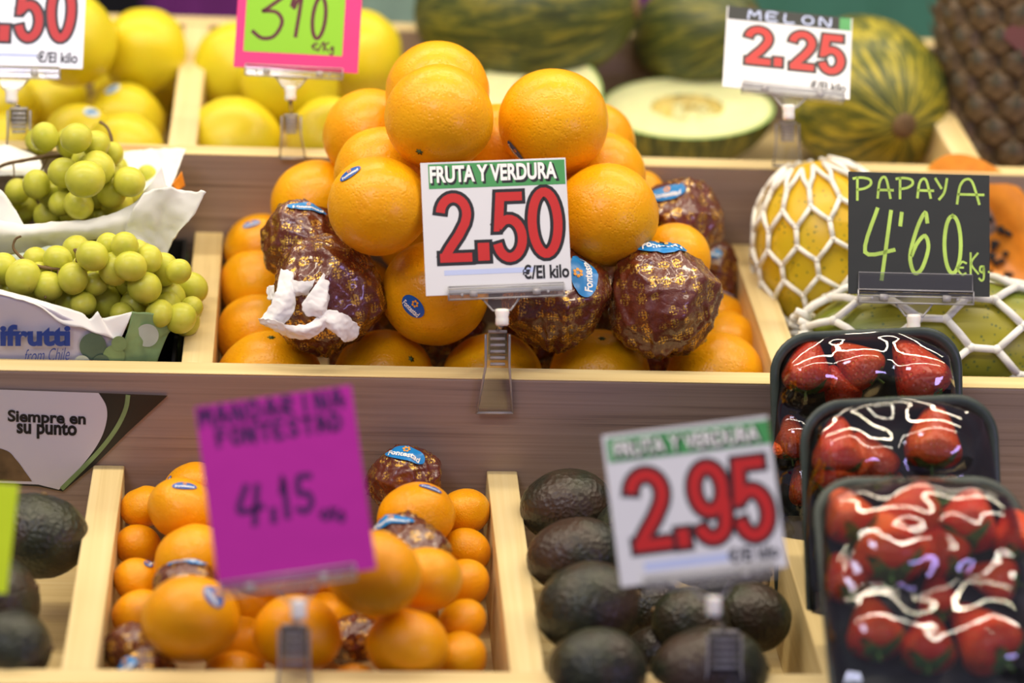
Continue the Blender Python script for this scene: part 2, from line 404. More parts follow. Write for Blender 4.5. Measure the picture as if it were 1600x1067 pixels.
# marker letters
STR = {
 'P': [[(.2, 0), (.2, 1)], [(0, .95), (.4, 1), (.85, .92), (.9, .7), (.6, .52), (.2, .45)]],
 'A': [[(.05, 0), (.15, .7), (.35, 1), (.6, .9), (.85, 0)], [(.1, .38), (1., .38)]],
 'Y': [[(0, 1), (.45, .55)], [(.9, 1), (.7, .35), (.3, 0)]],
 'M': [[(0, 0), (.1, 1), (.45, .45), (.85, 1), (.95, 0)]], 'N': [[(.05, 0), (.1, 1), (.8, 0), (.9, 1)]],
 'D': [[(.1, 0), (.1, 1), (.6, .95), (.9, .5), (.6, .05), (.1, 0)]], 'R': [[(.1, 0), (.1, 1), (.7, .95), (.75, .6), (.1, .5), (.85, 0)]],
 'I': [[(.5, 0), (.5, 1)]], 'F': [[(.1, 0), (.1, 1), (.85, 1)], [(.1, .55), (.7, .55)]],
 'O': [arc(.5, .5, .42, .5, 90, 450, 14)], 'T': [[(.5, 0), (.5, 1)], [(0, 1), (1, 1)]],
 'E': [[(.85, 1), (.1, 1), (.1, 0), (.85, 0)], [(.1, .5), (.7, .5)]], 'S': [[(.85, .9), (.5, 1), (.15, .8), (.5, .52), (.85, .25), (.5, 0), (.1, .1)]],
 'L': [[(.1, 1), (.1, 0), (.8, 0)]], 'K': [[(.1, 0), (.1, 1)], [(.8, 1), (.15, .5), (.85, 0)]],
 'g': [[(.7, .6), (.3, .6), (.2, .3), (.6, .2), (.7, .6), (.7, -.2), (.4, -.4), (.1, -.25)]],
 'e': [[(.9, .9), (.5, 1), (.15, .6), (.15, .3), (.5, 0), (.85, .1)], [(0, .55), (.6, .55)]],
 '4': [[(.45, 1), (.05, .38), (1., .42)], [(.9, .97), (.6, 0)]], "'": [[(.6, 1), (.3, 0)]], ',': [[(.6, 1), (.4, 0)]],
 '6': [[(.85, .85), (.75, 1), (.4, .75), (.08, .3), (.25, .02), (.6, .08), (.9, .42), (.75, .62), (.4, .5), (.15, .3)]],
 '0': [arc(.5, .5, .38, .5, 90, 450, 16)], '1': [[(.1, .7), (.5, 1), (.4, 0)]], '/': [[(0, 0), (1, 1)]],
 '5': [[(.9, 1), (.3, 1), (.2, .55), (.7, .5), (.8, .2), (.4, 0), (.05, .1)]], '.': [[(.4, 0), (.6, .1)]],
 '3': [[(0, .95), (.95, 1)], [(.95, 1), (.3, .62)], [(.3, .62), (.72, .60), (.92, .38), (.72, .06), (.35, 0), (.05, .14)]],
}
def pen(ch, x0, x1, y0, y1, wd, z, slant=0.):
    gs = []
    for p in STR[ch]:
        q = [(x0 + a * (x1 - x0) + slant * b * (y1 - y0), y0 + b * (y1 - y0), 0) for a, b in p]
        q = smooth_path(q, 5) if len(q) > 2 else q
        gs.append(ribbon(q, wd, z, False, wd * .4))
    return join(*gs)

# ------------------------------------------------------------------ setting
LW, RWD = -.66, .66
NL, NU = -.084, .0735                # tops of the lower and upper boards
UB = .2555                           # front face of the upper board
fl = add('floor', box(-4, 4, -3, 5, -.1, 0), 'floor'); fl['kind'] = 'structure'
wb = add('wall_back', box(-4, 4, 4.2, 4.3, 0, 3), 'dark'); wb['kind'] = 'structure'

stand = thing('display_stand', 'stepped wooden market stand with laminate boards and pale pine dividers', 'display stand', ORG, RW)
def sbox(name, mat, x0, x1, u0, u1, n0, n1, bev=.0012, label=None): return add(name, box(x0, x1, u0, u1, n0, n1), mat, stand, bevel=bev, label=label)
def board(u0, ntop, nbot):
    sbox('front_board', 'laminate', LW, RWD, u0, u0 + .018, nbot, ntop - .0012)
    sbox('edge_strip', 'pine_x', LW, RWD, u0, u0 + .018, ntop - .0012, ntop, .0004, 'pale pine top edge of the board')
board(-.292, NL, -.30); board(0., 0., -.19); board(UB, NU, -.10)
sbox('back_board', 'laminate', LW, RWD, .565, .583, -.02, NU + .0); sbox('edge_strip', 'pine_x', LW, RWD, .565, .583, NU, NU + .0012, .0004)
sbox('shelf_floor', 'pine_x', LW, RWD, -.274, 0, NL - .098, NL - .083)
sbox('shelf_floor', 'pine_x', LW, RWD, .018, UB, -.100, -.085)
sbox('shelf_floor', 'pine_x', LW, RWD, UB + .018, .565, -.026, -.011)
for x, u0, u1, nt, nf in ((-.290, -.274, -.0005, NL, NL - .083), (.022, -.274, -.0005, NL, NL - .083), (.2455, -.274, -.0005, NL, NL - .083),
                          (-.2215, .018, UB - .0005, 0, -.085), (.2505, .018, UB - .0005, 0, -.085),
                          (-.2455, UB + .018, .565, NU, -.011), (.450, UB + .018, .565, NU, -.011)):
    sbox('divider', 'pine_y', x - .0122, x + .0122, u0, u1, nf, nt)
for x in (LW + .03, RWD - .03):
    for u, nn in ((-.25, -.25), (.53, -.05)):
        p = S(x, u, nn); q = stand.matrix_world.inverted() @ Vector((p.x, p.y, 0))
        a = stand.matrix_world.inverted() @ p
        add('leg', tube([a, q], .02, 4), 'pine_x', stand)

# things far behind the stand
def crate(label, mat, loc, sx, sy, sz):
    t = thing('storage_crate', label, 'crate', loc)
    add('wall_panel', box(-sx / 2, sx / 2, -sy / 2, -sy / 2 + .012, 0, sz), mat, t, bevel=.003)
    add('wall_panel', box(-sx / 2, sx / 2, sy / 2 - .012, sy / 2, 0, sz), mat, t, bevel=.003)
    for s in (-1, 1): add('side_panel', box(s * sx / 2 - .006, s * sx / 2 + .006, -sy / 2 + .013, sy / 2 - .013, 0, sz), mat, t, bevel=.003)
    add('bottom', box(-sx / 2 + .007, sx / 2 - .007, -sy / 2 + .013, sy / 2 - .013, 0, .012), mat, t)
    for s in (-1, 1): add('rim', box(-sx / 2 - .012, sx / 2 + .012, s * (sy / 2 + .0065) - .0055, s * (sy / 2 + .0065) + .0055, sz - .03, sz), mat, t, bevel=.002)
    for k in range(3): add('rib', box(-sx / 2 + sx * (k + .5) / 3 - .01, -sx / 2 + sx * (k + .5) / 3 + .01, -sy / 2 - .008, -sy / 2 - .0005, .02, sz - .04), mat, t)
    return t
tb = thing('back_table', 'dark work table behind the stepped fruit stand', 'table', (0, 2.1, 0))
add('tabletop', box(-1.6, 1.6, -.5, .5, .66, .70), 'dark', tb, bevel=.004)
for a in (-1.5, 1.5):
    for b in (-.42, .42): add('leg', box(a - .03, a + .03, b - .03, b + .03, 0, .659), 'dark', tb)
def on_table(px): 
    d = (1.95 - CAMPOS.y) / ray(px, 0).y; return (PD(px, 0, d).x, 1.95, .701)
crate('dark green plastic crate behind the striped melon', 'teal', on_table(1345), .46, .3, .50)
crate('grey-green plastic crate behind the yellow fruit', 'greyteal', on_table(610), .20, .3, .5)
crate('purple plastic crate behind the pink and lime sign', 'purple', on_table(345), .20, .3, .48)
crate('purple plastic crate between the two dark melons', 'purple', on_table(995), .14, .3, .48)

# ------------------------------------------------------------------ fruit builders
def rough_mesh(name, rx, ry, rz, seed, amp=.02, dimple=.05, seg=48, ring=32, mat='orange'):
    off = Vector((seed * 3.1, seed * 1.7, seed))
    def fn(d):
        k = 1 + amp * noise.noise(d * 1.3 + off) + amp * .35 * noise.noise(d * 3.4 + off)
        a = math.acos(max(-1, min(1, d.z)))
        k -= dimple * math.exp(-(a / .20) ** 2) + dimple * .5 * math.exp(-((pi - a) / .18) ** 2)
        return k
    V, Fs = ball(rx, ry, rz, seg, ring, fn); me = mesh(name, V, Fs, True); me.materials.append(MAT[mat]); return me
ORM = [rough_mesh('orange_body', 1, 1, .97, s) for s in range(5)]
MDM = [rough_mesh('mandarin_body', 1, 1, .86, s + 9, .025, .09, mat='mandarin') for s in range(4)]
YLM = [rough_mesh('yellow_body', 1, 1, 1.04, s + 20, .05, .16, 32, 22, 'yellow') for s in range(3)]
def star(r, n=5, z=0):
    P = []
    for i in range(2 * n):
        a = pi * i / n; q = r if i % 2 == 0 else r * .5; P.append((q * cos(a), q * sin(a)))
    return P
BUT = mesh('stem_button', *join(prism(star(.095, 6), -.03, .012), ball(.045, .045, .03, 8, 5)), True); BUT.materials.append(MAT['green_stem'])

def curved(geo, R, lift):
    """bend flat geometry (x, y in metres) on to a sphere of radius R about the origin, facing +z"""
    V = []
    for v in geo[0]:
        r = sqrt(v.x ** 2 + v.y ** 2); a = r / R; e = (v.x / r, v.y / r) if r > 1e-9 else (0, 0)
        q = R + lift + v.z; V.append(Vector((e[0] * sin(a) * q, e[1] * sin(a) * q, cos(a) * q)))
    return V, geo[1]
def disc(rx, ry, rings=4, n=28):
    V = [Vector((0, 0, 0))]; Fs = []
    for k in range(1, rings + 1):
        for j in range(n): V.append(Vector((rx * k / rings * cos(2 * pi * j / n), ry * k / rings * sin(2 * pi * j / n), 0)))
    for j in range(n): Fs.append((0, 1 + j, 1 + (j + 1) % n))
    for k in range(1, rings):
        for j in range(n):
            a = 1 + (k - 1) * n; b = a + n; Fs.append((a + j, b + j, b + (j + 1) % n, a + (j + 1) % n))
    return V, Fs
WORD = None
from mathutils.bvhtree import BVHTree
TB = {}
def conform(geo, m, key, lift):
    tree, inv = TB[key]
    out = []
    for v in geo[0]:
        p = m @ v; d = p.normalized(); h = tree.ray_cast(d * 1.0, -d)
        r = h[0].length if h[0] is not None else p.length
        out.append(inv(m) @ (d * (r + lift)))
    return out, geo[1]
def set_tree(root, V, Fs):
    TB[root.name] = (BVHTree.FromPolygons([tuple(v) for v in V], Fs), lambda m: m.inverted()); root['_tree'] = root.name
def sticker(root, R, spx, spy, ang, rw, rh, mat='blue', lift=.0009):
    """oval printed sticker lying on the fruit where the sight line through (spx, spy) meets it"""
    global WORD
    c = root.matrix_world.translation; d = ray(spx, spy)
    oc = CAMPOS - c; A = d.dot(d); B = 2 * oc.dot(d); Cc = oc.dot(oc) - R * R; D = B * B - 4 * A * Cc
    t = (-B - sqrt(D)) / (2 * A) if D > 0 else -B / (2 * A)
    z = (CAMPOS + d * t - c).normalized()
    r = camdir(cos(radians(ang)), sin(radians(ang)), 0); x = (r - z * r.dot(z)).normalized(); y = z.cross(x)
    m = root.matrix_world.inverted() @ (Matrix.Translation(c) @ Matrix((x, y, z)).transposed().to_4x4())
    wrap = lambda g, l: conform(curved(g, R, 0), m, root['_tree'], l)
    st = add('sticker', wrap(disc(rw, rh), lift), mat, root, True, mtx=m, label='small oval blue printed sticker')
    if WORD is None: WORD = text_geo('Fontestad', -.5, .5, -.5, .5, .03)
    wv = ([Vector((v.x * rw * 1.5, v.y * rh * .62 - rh * .28, 0)) for v in WORD[0]], WORD[1])
    add('lettering', wrap(wv, lift + .0004), 'white_print', st, label='white brand lettering')
    e = disc(rh * .13, rh * .13, 1, 8)
    fl_ = join(*[([q + Vector((rh * .27 * cos(a), rh * .27 * sin(a) + rh * .45, 0)) for q in e[0]], e[1]) for a in [k * pi / 3 for k in range(6)]])
    add('flower_mark', wrap(fl_, lift + .0004), 'gold_dot', st, label='ring of small orange dots')
def rquat(): 
    return Quaternion((random.gauss(0, 1), random.gauss(0, 1), random.gauss(0, 1), random.gauss(0, 1))).normalized()
def facing(spx, spy, c, R):
    """quaternion turning local +z towards the point of the fruit seen at that pixel"""
    d = ray(spx, spy); oc = CAMPOS - c; A = d.dot(d); B = 2 * oc.dot(d); D = B * B - 4 * A * (oc.dot(oc) - R * R)
    t = (-B - sqrt(max(D, 0))) / (2 * A); return (CAMPOS + d * t - c).to_track_quat('Z', 'Y')

def relax(items, umin=None, umax=None, nmin=None, it=400):
    """items: dicts px, py, r (pixels), d (depth). Slides fruit along their sight lines until they stop overlapping."""
    for o in items: o['d0'] = o['d']
    for k in range(it):
        for i, a in enumerate(items):
            pa = PD(a['px'], a['py'], a['d']); ra = a['r'] * a['d'] / F
            for b in items[i + 1:]:
                pb = PD(b['px'], b['py'], b['d']); rb = b['r'] * b['d'] / F
                dv = pb - pa; L = dv.length; o = (ra + rb) * .985 - L
                if o > 0:
                    s = 1 if b['d'] >= a['d'] else -1
                    mv = min(.003, o * .5)
                    if not b.get('fix'): b['d'] += s * mv
                    if not a.get('fix'): a['d'] -= s * mv
                    pa = PD(a['px'], a['py'], a['d'])
            if a.get('fix'): continue
            if umin is not None:
                q = stall(PD(a['px'], a['py'], a['d'])).y
                if q - ra < umin: a['d'] += (umin + ra - q) * .5
                if umax is not None and q + ra > umax and stall(PD(a['px'], a['py'], a['d'])).z < a.get('ntop', 9): a['d'] -= (q + ra - umax) * .5
    for a in items: a['R'] = a['r'] * a['d'] / F; a['p'] = PD(a['px'], a['py'], a['d'])

def planes_fn(seed, n=46, lo=.88):
    rnd = random.Random(seed); N_ = []
    for i in range(n):
        v = Vector((rnd.gauss(0, 1), rnd.gauss(0, 1), rnd.gauss(0, 1))).normalized(); N_.append((v, rnd.uniform(lo, 1.0)))
    off = Vector((seed, seed * 2, 0))
    CR = [(Vector((rnd.gauss(0, 1), rnd.gauss(0, 1), rnd.gauss(0, .6))).normalized(), rnd.uniform(-.5, .5), rnd.uniform(.02, .05), rnd.uniform(0, 6.28)) for i in range(22)]
    def fn(d):
        r = 1.06
        for v, h in N_:
            q = d.dot(v)
            if q > .3: r = min(r, h / q)
        for v, c_, wd, ph in CR:                      # sharp pleats across the paper
            q = d.dot(v) - c_ + .05 * noise.noise(d * 1.7 + v * 9)
            m_ = .5 + .5 * sin(3 * atan2(d.dot(v.orthogonal()), d.dot(v.cross(v.orthogonal()))) + ph)
            if -wd * 3 < q < wd: r += .030 * m_ * (max(0, 1 + q / (3 * wd)) if q < 0 else 1 - q / wd)
        # folds gathered towards the twist under the fruit
        a = atan2(d.y, d.x); low = max(0, -d.z)
        r += .035 * low * low * sin(a * 11 + 3 * noise.noise(d * 2 + off)) + .010 * noise.noise(d * 9 + off) + .03 * abs(noise.noise(d * 4.1 + off)) - .030 + .012 * abs(noise.noise(d * 11 + off))
        return r
    return fn
def wrapped(name, label, cat, px, py, c, R, seed, lab=None, group=None, flat=1.):
    q = (camdir(0, 1, .25) + Vector((random.uniform(-.2, .2), 0, 0))).to_track_quat('Z', 'Y')
    t = thing(name, label, cat, c, q, group)
    V, Fs = ball(R * 1.05, R * 1.05, R * 1.05 * flat, 120, 84, planes_fn(seed))
    add('paper_wrapper', (V, Fs), 'wrapper', t, True); set_tree(t, V, Fs)
    if lab:
        sx, sy, ang, a, b = lab; k = c_depth(c) / F
        sticker(t, R * 1.0, sx, sy, ang, a * k, b * k, 'light_blue', .0016)
    return t
def c_depth(c): return depth(c)

def fruit(name, label, cat, it, mats, sq=1., group=None, k=0):
    c, R = it['p'], it['R']
    if it.get('stem'): q = facing(it['stem'][0], it['stem'][1], c, R)
    else:
        q = (Vector((random.uniform(-.5, .5), random.uniform(.2, .9), random.uniform(.5, 1)))).to_track_quat('Z', 'Y')
    t = thing(name, label, cat, c, q, group)
    add('body', mats[k % len(mats)], None, t, mtx=Matrix.Diagonal((R, R, R, 1)))
    if it.get('stem'):
        add('stem_button', BUT, None, t, mtx=Matrix.Translation((0, 0, R * mats[k % len(mats)].vertices[0].co.z + .0003)) @ Matrix.Diagonal((R * .8, R * .8, R, 1)))
    if it.get('st'):
        me = mats[k % len(mats)]; set_tree(t, [v.co * R for v in me.vertices], [tuple(p.vertices) for p in me.polygons])
        for s_ in [it['st']]: sticker(t, R * .995, s_[0], s_[1], s_[2], s_[3] * it['d'] / F, s_[4] * it['d'] / F)
    return t

def inside(px, py, poly):
    c = False; n = len(poly)
    for i in range(n):
        (x1, y1), (x2, y2) = poly[i], poly[(i + 1) % n]
        if (y1 > py) != (y2 > py) and px < (x2 - x1) * (py - y1) / (y2 - y1) + x1: c = not c
    return c
def pix(p):
    q = R_WC.transposed() @ (Vector(p) - CAMPOS); return 800 + F * q.x / -q.z, 533.5 - F * q.y / -q.z
def fillers(items, poly, xr, ur, nr, R, step, seed, most):
    """fruit deep inside a heap, seen only through the gaps between the ones in front"""
    rnd = random.Random(seed); got = []; n = nr[0] + R
    while n < nr[1]:
        u = ur[0] + R
        while u <= ur[1] - R + 1e-6:
            x = xr[0] + R
            while x <= xr[1] - R + 1e-6:
                best = None
                for tr in range(7):
                    r = R * rnd.uniform(.92, 1.0) if tr < 4 else R * .86
                    q = Vector((x + rnd.uniform(-.4, .4) * step, u + rnd.uniform(-.4, .4) * step, n + rnd.uniform(0, .2) * R))
                    q.x = min(max(q.x, xr[0] + r), xr[1] - r); q.y = min(max(q.y, ur[0] + r), ur[1] - r)
                    p = S(*q); a, b = pix(p); rp = r * F / depth(p)
                    if all(inside(a + rp * cos(k * pi / 6), b + rp * sin(k * pi / 6), poly) or b + rp * sin(k * pi / 6) > poly_low(poly) for k in range(12)) and \
                       all((p - o[0]).length > (r + o[1]) * .97 and ((Vector(pix(p)) - Vector(pix(o[0]))).length > (r + o[1]) * F / 2 * .75 or depth(p) > depth(o[0]) or o[2]) for o in [(i['p'], i['R'], 0) for i in items] + [(g_[0], g_[1], 1) for g_ in got]): best = (p, r); break
                if best and len(got) < most: got.append(best)
                x += step
            u += step
        n += step * .85
    return got
def poly_low(poly): return max(y for x, y in poly) - 2

# ------------------------------------------------------------------ the heap of oranges
def D_(px, py, r, d, **k): return dict(px=px, py=py, r=r, d=d, **k)
W_ = True
OR = [
 D_(422, 599, 85, 1.962, fix=1, stem=(424, 522), lab='plump orange low at the front left against the left divider'),
 D_(600, 594, 80, 1.972, fix=1, stem=(646, 558), lab='front row orange below the torn white tissue'),
 D_(769, 596, 80, 1.978, fix=1, lab='front row orange behind the clear clip of the 2.50 sign'),
 D_(936, 592, 80, 1.99, fix=1, stem=(941, 524), lab='front row orange with its stem button on top, right of the clip'),
 D_(1117, 595, 79, 2.00, fix=1, stem=(1098, 528), lab='rightmost orange of the front row, beside the strawberry trays'),
 D_(511, 460, 86, 1.962, w=11, lab='orange in torn brown and gold wrapper spilling white tissue'),
 D_(679, 458, 84, 1.968, st=(645, 479, -42, 21, 15), lab='bare orange with blue oval sticker, left below the 2.50 sign'),
 D_(868, 466, 80, 1.985, w=12, wl=(911, 428, 78, 38, 21), lab='orange in brown wrapper with blue label, half behind the 2.50 sign'),
 D_(1037, 470, 86, 1.985, w=13, wl=(1035, 388, -2, 38, 24), lab='large orange in crumpled brown wrapper at right of the second row'),
 D_(591, 322, 80, 1.972, st=(547, 271, 20, 19, 10), lab='big orange with blue sticker, upper left of the 2.50 sign'),
 D_(752, 330, 80, 1.982, lab='orange almost hidden behind the 2.50 sign'),
 D_(947, 336, 83, 1.985, lab='big bare orange touching the right edge of the 2.50 sign'),
 D_(686, 184, 85, 1.985, stem=(653, 241), lab='top orange with a green stem button at its lower left'),
 D_(865, 190, 86, 1.99, st=(804, 236, -62, 19, 8), lab='top right orange with a dark blue sticker at its lower left edge'),
 D_(683, 145, 82, 2.09, lab='highest orange, peeping out behind the top left one'),
 D_(775, 240, 80, 2.07, lab='orange in the gap between the two top oranges'),
 D_(580, 213, 76, 2.17, lab='blurred orange behind and left of the top pair'),
 D_(598, 272, 76, 2.08, lab='orange just behind the big stickered one on the left'),
 D_(492, 318, 70, 2.14, lab='outer left orange above the wrapped fruit, against the upper board'),
 D_(508, 358, 64, 2.08, lab='orange tucked between the upper left wrapped one and the stickered one'),
 D_(472, 376, 62, 2.04, w=14, wl=(482, 323, 8, 32, 9), lab='orange in brown wrapper, blue label on top, left flank of the heap'),
 D_(408, 390, 58, 2.15, st=(393, 350, 20, 14, 7), lab='rearmost orange beside the left divider'),
 D_(403, 447, 61, 2.09, lab='second rearmost orange beside the left divider'),
 D_(402, 522, 64, 2.03, lab='orange beside the left divider just behind the front one'),
 D_(925, 226, 68, 2.12, lab='blurred orange behind the top right one, upper of two'),
 D_(938, 276, 71, 2.06, lab='blurred orange behind the top right one, lower of two'),
 D_(1000, 304, 40, 2.15, lab='small bit of orange left of the far wrapped one'),
 D_(1064, 345, 66, 2.12, w=15, wl=(1042, 300, -6, 29, 15), lab='far orange in brown wrapper with blue label, right flank'),
 D_(1054, 404, 57, 2.06, lab='bare orange between the two big wrapped ones on the right'),
 D_(1108, 432, 55, 2.14, w=16, wl=(1112, 396, -10, 16, 9), lab='rearmost wrapped orange beside the right divider'),
 D_(1112, 510, 58, 2.10, st=(1134, 458, -30, 16, 6), lab='orange with blue sticker beside the right divider'),
 D_(1018, 560, 52, 2.05, w=17, lab='wrapped orange low in the gap under the large wrapped one'),
 D_(560, 548, 50, 2.05, w=18, lab='wrapped orange low in the gap under the torn white tissue'),
 D_(1127, 545, 62, 2.055, lab='orange between the right divider and the front right one'),
]
relax(OR, .0185, .255)
for i, o in enumerate(OR):
    o['p'] = PD(o['px'], o['py'], o['d'])
    if o.get('w'): o['o'] = wrapped('wrapped_orange', o['lab'], 'orange', o['px'], o['py'], o['p'], o['R'], o['w'], o.get('wl'), 'oranges in the middle heap')
    else: o['o'] = fruit('orange', o['lab'], 'orange', o, ORM, group='oranges in the middle heap', k=i)

OPOLY = [(345, 590), (345, 350), (425, 260), (510, 140), (605, 100), (770, 110), (940, 150), (1005, 250), (1110, 300), (1160, 450), (1190, 590)]
for i, (p, r) in enumerate(fillers(OR, OPOLY, (-.208, .236), (.0185, .2545), (-.085, .17), .040, .074, 3, 34)):
    if (i * 7) % 5 < 3: wrapped('wrapped_orange', 'brown wrapped orange deep in the heap, seen only through a gap', 'orange', 0, 0, p, r, 40 + i, None, 'wrapped oranges deep in the heap')
    else: fruit('orange', 'bare orange deep in the heap, seen only through a gap', 'orange', dict(p=p, R=r, d=2), ORM, group='bare oranges deep in the heap', k=i)

# ------------------------------------------------------------------ mandarins
MA = [
 D_(225, 792, 38, 1.90, lab='small mandarin in the back left corner of its bin'),
 D_(301, 762, 46, 1.90, st=(263, 751, 70, 9, 5), lab='mandarin at the back with a tiny sticker, left of the magenta sign'),
 D_(287, 796, 57, 1.84, st=(289, 757, 12, 20, 8), lab='pale mandarin with blue sticker on top, left of the magenta sign'),
 D_(215, 852, 37, 1.87, lab='mandarin by the left divider, second from the back'),
 D_(217, 908, 41, 1.82, st=(233, 879, 60, 9, 8), lab='mandarin by the left divider with a small blue sticker'),
 D_(222, 962, 47, 1.78, lab='mandarin by the left divider just behind the big stickered one'),
 D_(300, 872, 60, 1.77, lab='mandarin resting over the wrapped one, left of the magenta sign'),
 D_(292, 925, 52, 1.76, w=21, wl=(292, 874, 4, 32, 9), lab='wrapped mandarin with blue label peeping out at left'),
 D_(298, 967, 77, 1.70, st=(334, 931, -60, 20, 15), lab='big mandarin with dark blue sticker at front left'),
 D_(207, 1012, 44, 1.75, w=22, lab='brown wrapped mandarin in the front left corner, upper one'),
 D_(228, 1056, 46, 1.72, w=23, wl=(195, 1040, 10, 22, 16), lab='brown wrapped mandarin in the front left corner, lower one'),
 D_(366, 1062, 52, 1.73, lab='mandarin sunk behind the front board, right of the big stickered one'),
 D_(465, 990, 70, 1.72, sq=.9, lab='mandarin behind the clip of the magenta sign'),
 D_(402, 893, 46, 1.79, lab='mandarin half under the lower left corner of the magenta sign'),
 D_(584, 896, 76, 1.70, lab='large mandarin at the lower right corner of the magenta sign'),
 D_(665, 906, 58, 1.76, lab='mandarin right behind the large one beside the magenta sign'),
 D_(637, 1008, 66, 1.71, lab='big mandarin low at the front, right of the sign clip'),
 D_(712, 1030, 50, 1.74, lab='front mandarin beside the middle divider'),
 D_(722, 972, 40, 1.79, lab='mandarin beside the middle divider, second from the front'),
 D_(722, 914, 45, 1.83, lab='mandarin beside the middle divider, third from the front'),
 D_(729, 860, 39, 1.87, lab='mandarin beside the middle divider, fourth from the front'),
 D_(725, 800, 42, 1.90, lab='rearmost mandarin beside the middle divider'),
 D_(650, 808, 62, 1.84, st=(673, 762, -8, 19, 6), lab='pale mandarin with blue sticker right of the magenta sign'),
 D_(632, 750, 58, 1.91, w=24, wl=(633, 709, -22, 33, 15), lab='wrapped mandarin with blue label at the back, topmost'),
 D_(636, 860, 62, 1.79, w=25, wl=(612, 812, 4, 38, 11), lab='wrapped mandarin under a bare one, right of the magenta sign'),
 D_(556, 1000, 44, 1.78, w=26, lab='wrapped mandarin deep in the gap at the front'),
 D_(548, 1078, 46, 1.72, lab='mandarin just peeping over the front board'),
 D_(385, 815, 60, 1.84, lab='mandarin behind the left edge of the magenta price sign'),
 D_(468, 850, 62, 1.80, lab='mandarin hidden behind the middle of the magenta price sign'),
 D_(500, 775, 60, 1.87, lab='mandarin behind the upper half of the magenta price sign'),
]
relax(MA, -.2735, -.0005)
for i, o in enumerate(MA):
    o['p'] = PD(o['px'], o['py'], o['d'])
    if o.get('w'): o['o'] = wrapped('wrapped_mandarin', o['lab'], 'mandarin', o['px'], o['py'], o['p'], o['R'], o['w'], o.get('wl'), 'mandarins in the lower bin', .9)
    else: o['o'] = fruit('mandarin', o['lab'], 'mandarin', o, MDM, group='mandarins in the lower bin', k=i)

MPOLY = [(172, 1060), (188, 800), (230, 735), (300, 722), (560, 700), (690, 725), (768, 800), (768, 1060)]
for i, (p, r) in enumerate(fillers(MA, MPOLY, (-.276, .009), (-.2735, -.001), (NL - .083, NL - .01), .030, .056, 5, 34)):
    fruit('mandarin', 'mandarin at the bottom of its bin, seen only through a gap', 'mandarin', dict(p=p, R=r, d=2), MDM, group='mandarins at the bottom of the bin', k=i)

# ------------------------------------------------------------------ avocados
def avocado_fruit(label, px, py, rx, ry, d, ang, seed, group='avocados in the lower bins'):
    off = Vector((seed * 5., 1, 2))
    def fn(dd):
        k = 1 - .10 * max(0, dd.x) ** 2 + .01 * noise.noise(dd * 3 + off)
        return k + .010 * noise.noise(dd * 14 + off) + .006 * noise.noise(dd * 30 + off)
    k_ = d / F
    z = camdir(0, 0, 1); r = camdir(cos(radians(ang)), sin(radians(ang)), .25)
    x = (r - z * r.dot(z)).normalized(); y = z.cross(x)
    t = thing('avocado', label, 'avocado', PD(px, py, d), Matrix((x, y, z)).transposed(), group)
    a, b = rx * k_, ry * k_
    V, Fs = ball(a, b, min(a, b) * .95, 90, 60, fn)
    add('body', (V, Fs), 'avocado', t, True)
    add('stem_button', ball(.0022, .003, .003, 10, 6), 'stem', t, True, loc=(a * .893, 0, 0))
    return t
AV = [('dark shiny avocado at the back beside the middle divider', 888, 790, 76, 58, 1.885, 8),
 ('grey-green avocado second from the back, beside the middle divider', 902, 866, 80, 58, 1.815, 10),
 ('reddish brown avocado in front, beside the middle divider', 922, 948, 86, 71, 1.75, 15),
 ('dull green avocado at the front board near the middle divider', 937, 1046, 82, 66, 1.70, 0),
 ('wide dark avocado at the front board below the 2.95 sign', 1112, 1052, 98, 74, 1.715, 5),
 ('brown avocado half under the 2.95 sign', 1080, 975, 70, 58, 1.79, 160),
 ('round dark avocado at the lower right corner of the 2.95 sign', 1178, 962, 58, 60, 1.80, 70),
 ('avocado peeping out at the left edge of the 2.95 sign', 1000, 835, 66, 72, 1.86, 80),
 ('avocado hidden behind the 2.95 sign', 1110, 850, 80, 66, 1.87, 20),
 ('added avocado darkening the shadowed gap left of the 2.95 sign clip', 1010, 950, 62, 50, 1.86, 20), ('added avocado darkening the gap low behind the two front ones in the right bin', 1030, 1020, 62, 44, 1.80, 10), ('added avocado darkening the shaded floor at the right divider under the 2.95 sign', 1150, 905, 60, 45, 1.86, 10)]  # last three are added fillers, darkening gaps where the floor lies in shadow
for i, a in enumerate(AV): avocado_fruit(*a, seed=i)
avocado_fruit('large knobbly avocado below the printed box card', 58, 834, 70, 82, 1.83, 80, 21)
avocado_fruit('smooth dark avocado in the middle, left of the left divider', -2, 938, 70, 72, 1.75, 20, 22)
avocado_fruit('dark avocado at the front board, left of the left divider', 20, 1012, 67, 60, 1.69, 0, 23)

